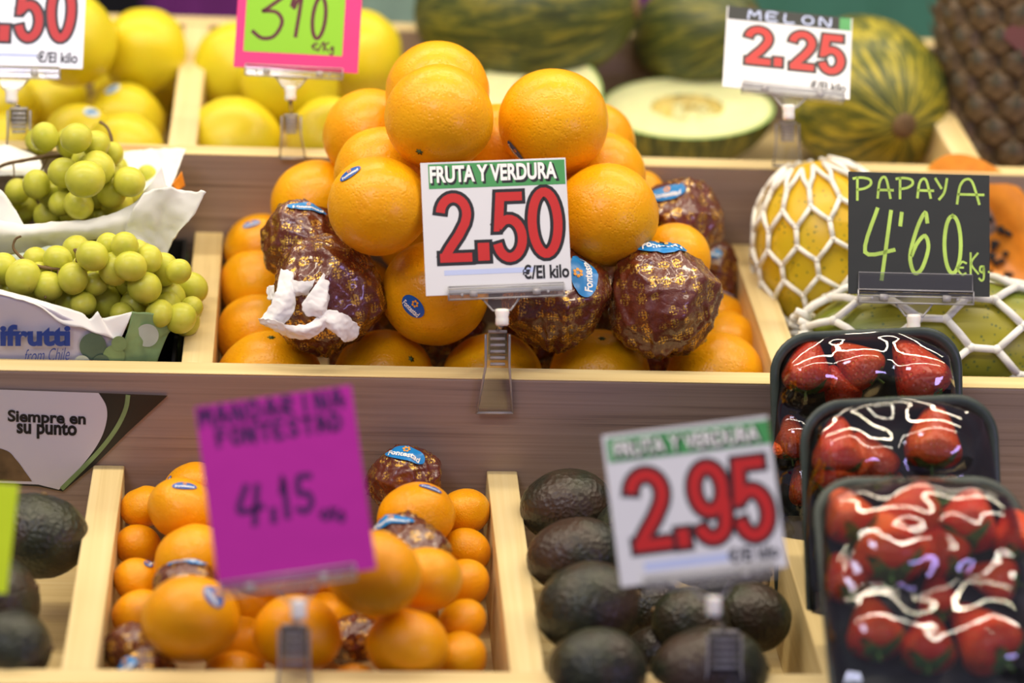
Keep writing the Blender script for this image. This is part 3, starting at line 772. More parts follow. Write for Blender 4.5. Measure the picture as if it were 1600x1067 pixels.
# ------------------------------------------------------------------ yellow fruit on the upper shelf
YE = [
 D_(110, 62, 64, 2.42, lab='large yellow fruit right behind the red .50 sign'),
 D_(225, 80, 60, 2.46, lab='yellow fruit at the back beside the upper left divider'),
 D_(212, 140, 58, 2.38, st2=(190, 86), lab='yellow fruit with a pale sticker, second from the back in the left bin'),
 D_(192, 195, 58, 2.30, st2=(176, 140), lab='yellow fruit with a pale sticker, third from the back in the left bin'),
 D_(196, 238, 54, 2.22, lab='yellow fruit at the front of the left bin beside the divider'),
 D_(125, 222, 52, 2.24, st2=(143, 176), lab='greenish yellow fruit with pale blue sticker behind the grapes'),
 D_(82, 158, 50, 2.36, lab='shaded yellow fruit under the red .50 sign'),
 D_(8, 168, 46, 2.34, lab='yellow fruit cut by the frame, left of the sign stem'),
 D_(12, 228, 44, 2.26, lab='greenish fruit low behind the white liner at far left'),
 D_(372, 105, 62, 2.46, lab='yellow fruit at the back, left of the pink and lime sign'),
 D_(352, 165, 56, 2.38, lab='yellow fruit beside the divider under the pink and lime sign'),
 D_(366, 232, 70, 2.25, lab='large yellow fruit at the upper board below the pink and lime sign'),
 D_(452, 128, 68, 2.34, lab='shaded yellow fruit right under the pink and lime sign'),
 D_(516, 222, 62, 2.27, lab='yellow fruit at the upper board right of the sign clip'),
 D_(562, 84, 60, 2.44, lab='yellow fruit at the right edge of the pink and lime sign'),
 D_(548, 150, 58, 2.36, lab='yellow fruit behind the heap of oranges'),
]
for o in YE: o['r'] *= 1.12
relax(YE, UB + .0185, .565)
MAT['pale_sticker'] = plain('pale_sticker', (.62, .72, .80), .4, .05)
for i, o in enumerate(YE):
    o['p'] = PD(o['px'], o['py'], o['d'])
    t = fruit('yellow_apple', o['lab'], 'fruit', o, YLM, group='yellow fruit on the upper shelf', k=i)
    if o.get('st2'):
        me = YLM[i % 3]; R = o['R']; set_tree(t, [v.co * R for v in me.vertices], [tuple(p.vertices) for p in me.polygons])
        c = o['p']; z = facing(o['st2'][0], o['st2'][1], c, R) @ Vector((0, 0, 1)); x = z.orthogonal().normalized(); y = z.cross(x)
        m = t.matrix_world.inverted() @ (Matrix.Translation(c) @ Matrix((x, y, z)).transposed().to_4x4())
        s_ = add('sticker', conform(curved(disc(.008, .0065), R, 0), m, t['_tree'], .0009), 'pale_sticker', t, True, mtx=m, label='small pale sticker')
        add('printed_band', conform(curved(disc(.006, .002), R, 0), m, t['_tree'], .0013), 'light_blue', s_)
for o in list(bpy.data.objects):
    if '_tree' in o.keys(): del o['_tree']

# ------------------------------------------------------------------ melons and pineapple
def frame(xdir, zdir=(0, 1, 0)):
    """x along a camera-space direction, z towards another; real orientation in the world"""
    x = camdir(*xdir); z = camdir(*zdir); z = (z - x * z.dot(x)).normalized(); return Matrix((x, z.cross(x), z)).transposed()
def melon(label, c, rot, a, b, mat, seed):
    t = thing('melon', label, 'melon', c, rot, 'whole melons on the upper shelf')
    off = Vector((seed, 0, 0))
    add('rind', ball(b, b, a, 64, 48, lambda d: 1 + .015 * noise.noise(d * 2 + off) + .006 * sin(atan2(d.y, d.x) * 10) * (1 - abs(d.z))), mat, t, True, mtx=Matrix.Rotation(pi / 2, 4, 'Y'))
    add('stem_scar', ball(.0045, .012, .012, 16, 8), 'stem', t, True, loc=(a * 1.0, 0, 0))
    return t
# rind meshes carry their length along local z; the material reads x, so give it one that runs along z
for k in ('melon_dark', 'melon_yellow'):
    tr = MAT[k].node_tree
    sp = [n for n in tr.nodes if n.type == 'SEPXYZ'][0]
    for l in list(tr.links):
        if l.from_node == sp:
            i = {0: 2, 1: 1, 2: 0}[list(sp.outputs).index(l.from_socket)]
            to = l.to_socket; tr.links.remove(l); tr.links.new(sp.outputs[i], to)
melon('huge dark green melon behind the top oranges', PD(820, 18, 2.32), frame((1, .02, .20)), .108, .073, 'melon_dark', 1)
melon('dark melon at the back, half behind the 2.25 sign', PD(1088, 52, 2.36), frame((.7, .1, .7)), .072, .052, 'melon_dark', 2)
melon('yellow striped melon with its stem scar towards the viewer', PD(1350, 150, 2.29), frame((.26, -.38, .9)), .095, .0745, 'melon_yellow', 3)
def half_melon(label, c, rot, a, b):
    t = thing('cut_melon', label, 'melon', c, rot, 'cut melon halves')
    V, Fs = ball(a, b, b, 64, 32)
    keep = [(i, v) for i, v in enumerate(V)]
    Vh = [Vector((v.x, v.y, min(v.z, 0.) * .85)) for v in V]
    add('rind', (Vh, [f for f in Fs if min(V[i].z for i in f) < -1e-5]), 'melon_dark', t, True)
    e = [Vector((a * cos(2 * pi * j / 64), b * sin(2 * pi * j / 64), .0)) for j in range(64)]
    def ring(k, z): return [Vector((v.x * k, v.y * k, z)) for v in e]
    def band(rs): 
        V = [v for r in rs for v in r]; n = 64
        return V, [(i * n + j, i * n + (j + 1) % n, (i + 1) * n + (j + 1) % n, (i + 1) * n + j) for i in range(len(rs) - 1) for j in range(n)]
    add('green_edge', band([ring(1.0, .0002), ring(.955, .0008)]), 'melon_green', t, True)
    fl2 = [ring(.955, .0008), ring(.6, .0012), ring(.42, .0005)]
    add('flesh', band(fl2), 'melon_flesh', t, True)
    rnd = random.Random(5); g = []
    rs = [[Vector((v.x * k * (.95 + .1 * noise.noise(v * 60)), v.y * k, z + .003 * noise.noise(v * 90 + Vector((0, 0, k * 9))))) for v in e] for k, z in ((.44, -.0005), (.38, -.006), (.28, -.012), (.15, -.015), (.01, -.016))]
    add('seed_hollow', band(rs), 'melon_seed', t, True)
    for k in range(46):
        an = rnd.uniform(0, 2 * pi); q = rnd.uniform(.05, .38)
        v, f = ball(.005, .0022, .0014, 8, 5); m = Matrix.Translation((a * q * cos(an), b * q * sin(an), -.008)) @ Matrix.Rotation(rnd.uniform(0, 6), 4, 'Z')
        g.append(([m @ x for x in v], f))
    add('seeds', join(*g), 'melon_flesh', t, True, kind='stuff')
    return t
half_melon('cut melon half with its pale flesh and seeds facing up, right of the oranges', PD(1074, 168, 2.30), frame((1, -.02, .05), (0, .84, .54)), .083, .064)
half_melon('cut melon half mostly hidden behind the two top oranges', PD(842, 146, 2.27), frame((1, -.05, .1), (0, .62, .78)), .060, .060)

def pineapple(label, c, rot, R, L):
    t = thing('pineapple', label, 'pineapple', c, rot)
    prof = lambda s: R * (1 - .28 * abs(s) ** 3.2) * (1 if abs(s) < .98 else .9)
    ks = [-1 + 2 * i / 24 for i in range(25)]
    V = [Vector((prof(k) * .97 * cos(2 * pi * j / 40), prof(k) * .97 * sin(2 * pi * j / 40), k * L)) for k in ks for j in range(40)]
    Fs = [(i * 40 + j, i * 40 + (j + 1) % 40, (i + 1) * 40 + (j + 1) % 40, (i + 1) * 40 + j) for i in range(24) for j in range(40)] + [tuple(range(40)), tuple(range(24 * 40, 25 * 40))]
    add('core_skin', (V, Fs), 'pine_core', t, True)
    hexa = [(cos(a) * .0105, sin(a) * .0105) for a in [pi / 2 + k * pi / 3 for k in range(6)]]
    V = [Vector((x, y, 0)) for x, y in hexa] + [Vector((x * .72, y * .72, .0045)) for x, y in hexa] + [Vector((x * .3, y * .3 + .001, .0058)) for x, y in hexa]
    Fs = [(i, (i + 1) % 6, (i + 1) % 6 + 6, i + 6) for i in range(6)] + [(i + 6, (i + 1) % 6 + 6, (i + 1) % 6 + 12, i + 12) for i in range(6)] + [tuple(range(12, 18))]
    eye = mesh('eye', V, Fs); eye.materials.append(MAT['pine_scale'])
    Vb = [Vector((-.005, -.001, .004)), Vector((.005, -.001, .004)), Vector((0, .001, .0075)), Vector((0, .009, .0095)), Vector((0, 0, .003))]
    br = mesh('bract', Vb, [(0, 2, 3), (2, 1, 3), (0, 3, 4), (3, 1, 4), (0, 4, 1, 2)]); br.materials.append(MAT['pine_bract'])
    rows = 12
    for i in range(rows):
        s = -.92 + 1.84 * i / (rows - 1); n = 11
        for j in range(n):
            a = 2 * pi * (j + (i % 2) * .5) / n + .02 * i; p = Vector((prof(s) * .97 * cos(a), prof(s) * .97 * sin(a), s * L))
            d = Vector((cos(a), sin(a), .0)); 
            x = Vector((-sin(a), cos(a), 0)); y = d.cross(x)
            sc_ = 2 * pi * prof(s) / n / .0215
            m = Matrix.Translation(p - d * .001) @ Matrix((x, y, d)).transposed().to_4x4() @ Matrix.Scale(sc_, 4)
            e = add('eye', eye, None, t, mtx=m)
            if (m @ Vector((0, 0, 1)) - m @ Vector()).length and i % 1 == 0: add('bract', br, None, e, mtx=Matrix())
    return t
pa = pineapple('dark brown pineapple standing at the right end of the upper shelf', PD(1572, 108, 2.28), frame((1, .03, 0), (.05, 1, .18)), .062, .125)
add('tag', prism([(0, .030), (.032, 0), (0, -.030), (-.032, 0)], 0, .001), 'dark_red', pa, mtx=pa.matrix_world.inverted() @ Matrix.Translation(PD(1592, 70, 2.28) + camdir(0, 0, 1) * .072) @ frame((1, 0, 0), (0, .1, 1)).to_4x4(), label='dark red diamond shaped tag')

# ------------------------------------------------------------------ papayas in foam nets
def net_geo(a, b, c, nu, nv, r, x0=-.96, x1=.96, pull=0., seed=1):
    """hexagonal foam net stretched over an ellipsoid whose length runs along x"""
    g = []; off = Vector((seed * 3., 0, 0))
    def P(i, j):
        u = x0 + (x1 - x0) * i / nu; th = 2 * pi * j / nv
        s = sqrt(max(.02, 1 - u * u)); k = 1 + .05 * noise.noise(Vector((u * 3, cos(th) * 2, sin(th) * 2)) + off)
        u2 = u + .03 * noise.noise(Vector((u * 2, cos(th), sin(th))) + off)
        return Vector((a * u2 * (1 + r / a), (b * s + r) * cos(th + .12 * u), (c * s + r) * sin(th + .12 * u))) * 1.0
    for i in range(nu):
        for j in range(nv):
            if i % 2 == 0:
                jj = j + (.5 if (i // 2) % 2 else 0)
                g.append(tube([P(i, jj), P(i + .5, jj), P(i + 1, jj)], r, 6))
                if i + 2 <= nu:
                    for s in (-.5, .5):
                        A, B = P(i + 1, jj), P(i + 2, jj + s); g.append(tube([A, P(i + 1.5, jj + s / 2), B], r, 6))
                g.append(ball_at(P(i + 1, jj), r * 1.25)); g.append(ball_at(P(i, jj), r * 1.25))
    return join(*g)
def ball_at(p, r):
    v, f = ball(r, r, r, 8, 5); return [x + p for x in v], f
def papaya(label, c, rot, a, b, mat, seed, nu, nv, r, tuft):
    t = thing('papaya', label, 'papaya', c, rot, 'netted papayas')
    add('body', ball(a, b, b, 48, 32, lambda d: 1 + .04 * d.x * .5 + .01 * noise.noise(d * 2)), mat, t, True)
    add('foam_net', net_geo(a * 1.03, b * 1.03, b * 1.03, nu, nv, r, seed=seed), 'foam', t, True, kind='stuff')
    g = []; rnd = random.Random(seed)
    for k in range(15):
        an = 2 * pi * k / 15; q = Vector((-a * .97, b * .30 * cos(an), b * .30 * sin(an))); e = Vector((-a * 1.0 - tuft * rnd.uniform(.8, 1.1), b * .42 * cos(an) + rnd.uniform(-.004, .004), b * .42 * sin(an)))
        g.append(tube([q, (q + e) / 2 + Vector((0, rnd.uniform(-.002, .002), .002)), e], r * .95, 6))
    add('net_end', join(*g), 'foam', t, True, kind='stuff', label='frayed end of the white foam net')
    return t
papaya('yellow papaya in a white foam net, standing behind the blackboard sign', PD(1300, 408, 2.085), frame((-.25, .95, .15), (0, .1, 1)), .086, .064, 'papaya_ripe', 3, 12, 13, .0022, .014)
papaya('green papaya in a white foam net lying in front of the blackboard sign', PD(1492, 532, 2.02), frame((1, -.03, -.05), (0, .3, 1)), .128, .051, 'papaya_green', 4, 12, 8, .0034, .008)
def cut_papaya(label, c, rot, a, b):
    t = thing('cut_papaya', label, 'papaya', c, rot)
    V, Fs = ball(a, b, b, 48, 28)
    add('skin', ([Vector((v.x, v.y, min(v.z, 0.))) for v in V], [f for f in Fs if min(V[i].z for i in f) < -1e-5]), 'papaya_ripe', t, True)
    n = 48; rs = []
    for k, z in ((1, 0), (.9, .001), (.62, .0005), (.5, -.006), (.3, -.018), (.01, -.022)):
        rs += [Vector((a * k * cos(2 * pi * j / n), b * k * sin(2 * pi * j / n), z)) for j in range(n)]
    add('flesh', (rs, [(i * n + j, i * n + (j + 1) % n, (i + 1) * n + (j + 1) % n, (i + 1) * n + j) for i in range(5) for j in range(n)]), 'papaya_flesh', t, True)
    rnd = random.Random(2)
    sm = mesh('seed', *ball(.003, .003, .004, 8, 6), True); sm.materials.append(MAT['black'])
    for k in range(26):
        an = rnd.uniform(0, 6.28); q = rnd.uniform(.05, .42); add('seed', sm, None, t, loc=(a * q * cos(an), b * q * sin(an), -.017 + .012 * q))
    return t
cut_papaya('orange cut papaya half behind the right edge of the blackboard sign', PD(1548, 378, 2.14), frame((-.55, .8, .1), (-.2, .35, .9)), .088, .050)
cut_papaya('orange cut papaya lying at the upper board behind the blackboard sign', PD(1455, 322, 2.18), frame((1, .05, 0), (0, .5, .8)), .060, .040)

# ------------------------------------------------------------------ grapes in lined crates
def sheet(rows, k=6, m=6, amp=.0015, seed=0, axis='u', fq=1.):
    """loft a sheet through rows of (px, py, u) points"""
    R_ = [[(PU(*p) if axis == 'u' else PD(*p)) for p in r] for r in rows]
    n = max(len(r) for r in R_) * k
    def res(r):
        q = smooth_path(r, 8) if len(r) > 2 else r
        L = [0]
        for i in range(1, len(q)): L.append(L[-1] + (q[i] - q[i - 1]).length)
        out = []
        for j in range(n):
            t = L[-1] * j / (n - 1); i = 0
            while i < len(q) - 2 and L[i + 1] < t: i += 1
            f = (t - L[i]) / max(1e-9, L[i + 1] - L[i]); out.append(q[i].lerp(q[i + 1], min(1, f)))
        return out
    G = [res(r) for r in R_]; cols = [smooth_path([g[j] for g in G], m) if len(G) > 2 else [G[0][j].lerp(G[1][j], i / m) for i in range(m + 1)] for j in range(n)]
    h = len(cols[0]); V = []
    for j in range(n):
        for i in range(h):
            p = cols[j][i]; e = noise.noise(p * 38 * fq + Vector((seed, 0, 0))) + .6 * abs(noise.noise(p * 75 * fq + Vector((0, seed, 0))))
            V.append(p + camdir(.1, .2, 1) * e * amp + camdir(0, 1, 0) * noise.noise(p * 160 * fq) * amp * .5 + (camdir(1, .4, 0) * noise.noise(p * 210 * fq) * amp * .5 if fq > 1 else Vector()))
    return V, [(j * h + i, j * h + i + 1, (j + 1) * h + i + 1, (j + 1) * h + i) for j in range(n - 1) for i in range(h - 1)]
def wsheet(root, name, rows, mat, amp=.0015, seed=0, label=None, thick=.0004, **k):
    V, Fs = sheet(rows, amp=amp, seed=seed, **k); inv = root.matrix_world.inverted()
    return add(name, ([inv @ v for v in V], Fs), mat, root, True, solid=thick, label=label)
def crate_box(label, x0, x1, u0, u1, h):
    t = thing('grape_crate', label, 'crate', S(x0, u0, -.0845), RW)
    W, D = x1 - x0, u1 - u0
    add('front_wall', box(0, W, 0, .003, 0, h), 'dark', t, bevel=.0006); add('rear_wall', box(0, W, D - .003, D, 0, h), 'dark', t, bevel=.0006)
    add('side_wall', box(0, .003, .0031, D - .0031, 0, h), 'dark', t, bevel=.0006); sw = add('side_wall', box(W - .003, W, .0031, D - .0031, 0, h), 'dark', t, bevel=.0006)
    add('printed_patch', box(W + .0002, W + .0006, D * .45, D * .9, h * .2, h * .9), 'paper_leaf', sw, label='green printed patch on the dark crate side')
    add('bottom', box(.0031, W - .0031, .0031, D - .0031, 0, .003), 'dark', t)
    return t
c1 = crate_box('front grape crate lined with white and lavender printed paper', -.52, -.240, .034, .132, .072)
c2 = crate_box('rear grape crate lined with plain white paper, under the red .50 sign', -.52, -.240, .142, .250, .080)
# liners belong to their crates
wsheet(c1, 'printed_liner', [[(-60, 446, .020), (0, 460, .021), (60, 475, .022), (120, 503, .023), (150, 520, .023), (197, 532, .024)],
    [(-60, 520, .021), (0, 520, .022), (60, 525, .022), (120, 535, .023), (150, 545, .023), (196, 550, .024)], [(-60, 585, .022), (0, 586, .022), (60, 588, .022), (120, 590, .022), (150, 590, .022), (196, 592, .023)]], 'paper_print', .0012, 1, 'lavender paper with blue lettering')
wsheet(c1, 'folded_edge', [[(-60, 442, .024), (0, 453, .026), (50, 466, .027), (100, 480, .028), (128, 489, .028), (140, 499, .026), (153, 486, .028), (158, 497, .026), (180, 493, .027), (207, 487, .028)],
    [(-60, 447, .0195), (0, 460, .0195), (60, 478, .0195), (95, 505, .020), (128, 512, .020), (142, 518, .020), (160, 524, .020), (172, 527, .020), (187, 531, .021), (206, 489, .026)]], 'paper', .0010, 2, 'torn white folded edge')
wsheet(c1, 'leaf_print_side', [[(206, 487, .026), (232, 489, .032), (262, 496, .042), (291, 521, .058)], [(200, 515, .023), (225, 520, .028), (250, 525, .036), (268, 516, .050)],
    [(192, 540, .022), (215, 545, .025), (238, 545, .030), (255, 540, .036)], [(192, 592, .021), (210, 592, .022), (228, 590, .024), (238, 585, .027)]], 'paper_leaf', .002, 3, 'green leaf printed corner of the liner')
wsheet(c1, 'rear_liner', [[(-60, 408, .11), (20, 398, .118), (80, 384, .122), (120, 390, .122), (200, 385, .122)], [(-60, 440, .1), (20, 440, .105), (80, 425, .108), (120, 425, .108), (200, 420, .11)]], 'paper_leaf3', .003, 4, 'pale grey-green printed inner side of the liner')
for (x, y, r, m_, u) in ((145, 541, 21, 'paper_leaf2', .0205), (178, 556, 17, 'paper_leaf', .0200), (158, 568, 14, 'paper_leaf2', .0195), (128, 568, 13, 'paper_leaf3', .0190), (186, 537, 12, 'paper_leaf', .0195)):
    P = [(x + r * cos(a) , y + r * sin(a)) for a in [k * pi / 12 for k in range(24)]]
    inv = c1.matrix_world.inverted(); V = [inv @ PU(a, b, u) for a, b in P] + [inv @ PU(a, b, u + .0003) for a, b in P]
    add('printed_leaf_dot', (V, [tuple(range(24)), tuple(range(24, 48))] + [(i, (i + 1) % 24, (i + 1) % 24 + 24, i + 24) for i in range(24)]), m_, c1)
P = [(230 + 18 * cos(a), 524 + 18 * sin(a)) for a in [k * pi / 12 for k in range(24)]]
inv = c1.matrix_world.inverted(); V = [inv @ PU(a, b, .0265) for a, b in P] + [inv @ PU(a, b, .0268) for a, b in P]
add('printed_leaf_dot', (V, [tuple(range(24)), tuple(range(24, 48))] + [(i, (i + 1) % 24, (i + 1) % 24 + 24, i + 24) for i in range(24)]), 'paper_leaf3', c1, label='pale round dot printed on the leaf corner')
def flat_text(root, name, s, x0, x1, y0, y1, u, mat, off=.02, shear=0., rot=0, label=None):
    """printed words lying in a plane of constant u, given by where their corners are seen"""
    V, Fs = text_geo(s, 0, 1, 0, 1, off, 0, shear); inv = root.matrix_world.inverted()
    g = [inv @ PU(x0 + v.x * (x1 - x0), y1 - v.y * (y1 - y0) + rot * (v.x * (x1 - x0)), u) for v in V]
    return add(name, (g, Fs), mat, root, label=label)
flat_text(c1, 'lettering', 'ifrutti', 0, 110, 507, 541, .0178, 'navy_text', .045, label='heavy dark blue letters')
flat_text(c1, 'lettering', 'from Chile', 38, 109, 546, 566, .0178, 'navy_text', -.005, .35, rot=-.05, label='thin slanted dark blue letters')
wsheet(c2, 'folded_liner', [[(-60, 325, .136), (-10, 342, .135), (35, 351, .134), (90, 347, .134), (150, 341, .134), (200, 322, .137), (235, 287, .142), (252, 258, .150)],
    [(-60, 360, .128), (-10, 366, .127), (35, 368, .127), (90, 363, .127), (150, 356, .127), (200, 345, .130), (240, 325, .134), (262, 300, .140)],
    [(-60, 402, .132), (-10, 400, .132), (35, 396, .132), (90, 384, .131), (150, 376, .131), (200, 378, .132), (240, 372, .134), (268, 350, .136)]], 'paper', .003, 5, 'bright white folded paper')
wsheet(c2, 'loose_corner', [[(225, 300, .130), (262, 294, .128), (290, 298, .126), (322, 300, .120)], [(205, 335, .126), (250, 332, .124), (282, 330, .122), (308, 328, .118)],
    [(195, 362, .126), (238, 362, .124), (270, 362, .122), (292, 350, .118)], [(200, 386, .127), (232, 388, .126), (258, 398, .124), (270, 372, .120)]], 'paper', .0045, 6, 'loose crumpled white paper corner')
wsheet(c2, 'right_liner', [[(140, 241, .245), (190, 237, .244), (240, 233, .242), (262, 231, .236), (291, 234, .225)], [(165, 262, .23), (205, 262, .228), (240, 260, .222), (258, 262, .215), (278, 265, .205)],
    [(185, 290, .20), (215, 300, .195), (235, 295, .19), (250, 288, .185), (266, 296, .175)]], 'paper', .003, 7, 'white liner edge rising at the right')
wsheet(c2, 'left_liner', [[(-60, 228, .24), (0, 226, .24), (30, 232, .235), (62, 246, .23)], [(-60, 275, .21), (0, 275, .21), (40, 275, .21), (70, 275, .21)]], 'paper', .003, 8, 'white liner behind the grapes')
wsheet(c2, 'left_fold', [[(-60, 270, .16), (-20, 285, .155), (5, 300, .150), (22, 325, .145), (38, 352, .135)], [(-60, 345, .140), (-30, 352, .136), (0, 356, .134), (20, 358, .133), (38, 358, .132)]], 'paper', .002, 9, 'white fold at the left of the rear crate')
wsheet(c2, 'orange_print', [[(284, 268, .19), (289, 290, .19)], [(268, 288, .18), (276, 300, .18)]], 'papaya_flesh', .001, 10)

GM = []
for s_ in range(3):
    V, Fs = ball(1, 1, 1.08, 24, 16, lambda d: 1 + .02 * noise.noise(d * 1.5 + Vector((s_ * 7, 0, 0)))); m_ = mesh('grape_body', V, Fs, True); m_.materials.append(MAT['grape']); GM.append(m_)
def bunch(label, G, dfun, seed, stems, umax, extra=1.0):
    G = [(a, b, r * 1.09) for a, b, r in G]
    rnd = random.Random(seed); it = [dict(px=a, py=b, r=r, d=dfun(a, b)) for a, b, r in G]
    for a, b, r in list(G):
        if rnd.random() < extra: it.append(dict(px=a + rnd.uniform(-12, 12), py=b + rnd.uniform(2, 14), r=r * .93, d=dfun(a, b) + .024))
    relax(it, .036, umax, it=160)
    c = sum((o['p'] for o in it), Vector()) / len(it)
    t = thing('grape_bunch', label, 'grapes', c)
    for i, o in enumerate(it):
        q = rquat() if i % 3 else Quaternion()
        add('grape', GM[i % 3], None, t, mtx=Matrix.Translation(o['p'] - c) @ q.to_matrix().to_4x4() @ Matrix.Scale(o['R'], 4))
    for pts, r0, r1 in stems:
        P = smooth_path([PD(*p) - c for p in pts], 6); n = len(P)
        add('stem', tube(P, [(r0 + (r1 - r0) * i / (n - 1)) * (1 + .25 * noise.noise(P[i] * 300)) for i in range(n)], 7), 'stem', t, True)
    return t
G1 = [(215,395,18),(178,396,18),(160,425,18),(100,435,18),(205,445,20),(190,490,17),(262,478,20),(300,480,16),(130,475,18),(60,455,20),(20,425,18),(36,433,25),(114,435,22),(119,388,19),(144,400,22),(179,420,23),(204,416,22),(226,449,24),(163,474,26),(265,463,22),(299,450,23),(255,421,23),(232,405,20),(195,384,20),(169,384,18),(90,405,20),(56,407,19),(5,420,22),(148,442,19),(184,455,19),(210,477,21),(282,497,22),(249,490,20),(47,460,17),(15,452,15),(75,447,22),(112,470,24),(279,424,18),(90,465,18),(-30,430,24),(-25,460,22),(236,472,16),(62,430,18),(130,415,16)]
bunch('front bunch of green grapes reaching over its crate edge', G1, lambda x, y: 1.955 + (500 - y) * .0006, 2, [
 ([(33, 369, 1.90), (24, 374, 1.90), (21, 388, 1.90), (34, 403, 1.90), (52, 414, 1.893), (76, 419, 1.888), (94, 419, 1.888)], .0009, .0016),
 ([(80, 419, 1.888), (79, 426, 1.888), (62, 427, 1.888)], .0009, .0006), ([(92, 420, 1.888), (88, 432, 1.888), (74, 437, 1.885), (62, 435, 1.885)], .0009, .0007),
 ([(92, 420, 1.888), (90, 433, 1.885), (76, 446, 1.885), (71, 456, 1.882), (71, 466, 1.88)], .001, .0008),
 ([(120, 410, 1.888), (119, 396, 1.885), (117, 390, 1.885), (130, 395, 1.885)], .0010, .0013)], .128)
G2 = [(70,214,20),(119,216,22),(150,225,20),(136,250,24),(133,280,27),(81,301,22),(57,288,20),(27,299,18),(39,328,18),(74,338,20),(123,320,21),(174,300,22),(184,320,23),(137,338,20),(202,284,22),(228,302,15),(230,276,16),(153,262,24),(180,266,20),(105,335,16),(100,270,22),(150,300,22),(96,318,18),(206,306,18),(110,290,18),(10,320,16),(160,338,18),(176,240,16)]
bunch('rear bunch of green grapes heaped above the upper board', G2, lambda x, y: 2.075 - (340 - y) * .0002, 4, [
 ([(-20, 275, 2.04), (5, 258, 2.01), (40, 250, 2.005), (80, 244, 2.005), (110, 246, 2.005)], .0014, .0020),
 ([(20, 252, 2.005), (22, 270, 2.005), (20, 290, 2.005)], .0008, .0006), ([(100, 246, 2.005), (96, 262, 2.003), (104, 276, 2.0)], .0014, .0008), ([(75, 246, 2.005), (66, 262, 2.003), (64, 272, 2.0)], .001, .0007),
 ([(156, 190, 2.005), (168, 200, 2.003), (175, 222, 2.0), (176, 250, 2.0), (165, 282, 1.995)], .0014, .0012)], .2545)

# ------------------------------------------------------------------ strawberry trays
def berry_mesh(s_):
    off = Vector((s_ * 4., 0, 0))
    prof = [(0, -1.28), (.22, -1.20), (.42, -.92), (.62, -.52), (.82, -.08), (.93, .28), (.86, .58), (.60, .76), (.25, .80), (0, .76)]
    P = smooth_path([(a, 0, b) for a, b in prof], 3); n = 30; V, Fs = [], []
    for i, p in enumerate(P):
        for j in range(n):
            a = 2 * pi * j / n; k = 1 + .07 * noise.noise(Vector((cos(a), sin(a), p.z)) * 1.3 + off); V.append(Vector((p.x * cos(a) * k, p.x * sin(a) * k * .92, p.z)))
    for i in range(len(P) - 1):
        for j in range(n): Fs.append((i * n + j, i * n + (j + 1) % n, (i + 1) * n + (j + 1) % n, (i + 1) * n + j))
    m_ = mesh('berry_body', V, Fs, True); m_.materials.append(MAT['berry']); return m_
BM = [berry_mesh(i) for i in range(3)]
def calyx_mesh():
    g = []
    for k in range(8):
        a = 2 * pi * k / 8; d = Vector((cos(a), sin(a), 0)); s = Vector((-sin(a), cos(a), 0)); L = .75 + .2 * sin(k * 2.3)
        V = [Vector((0, 0, .80)), d * .35 * L + s * .17 + Vector((0, 0, .84)), d * .35 * L - s * .17 + Vector((0, 0, .84)), d * .7 * L + s * .12 + Vector((0, 0, .72)), d * .7 * L - s * .12 + Vector((0, 0, .72)), d * 1.05 * L + Vector((0, 0, .62 + .2 * sin(k * 5)))]
        g.append((V, [(0, 1, 2), (1, 3, 4, 2), (3, 5, 4)]))
    g.append(tube([Vector((0, 0, .75)), Vector((.03, 0, 1.1))], .05, 6))
    m_ = mesh('calyx', *join(*g)); m_.materials.append(MAT['leaf']); return m_
CAL = calyx_mesh()
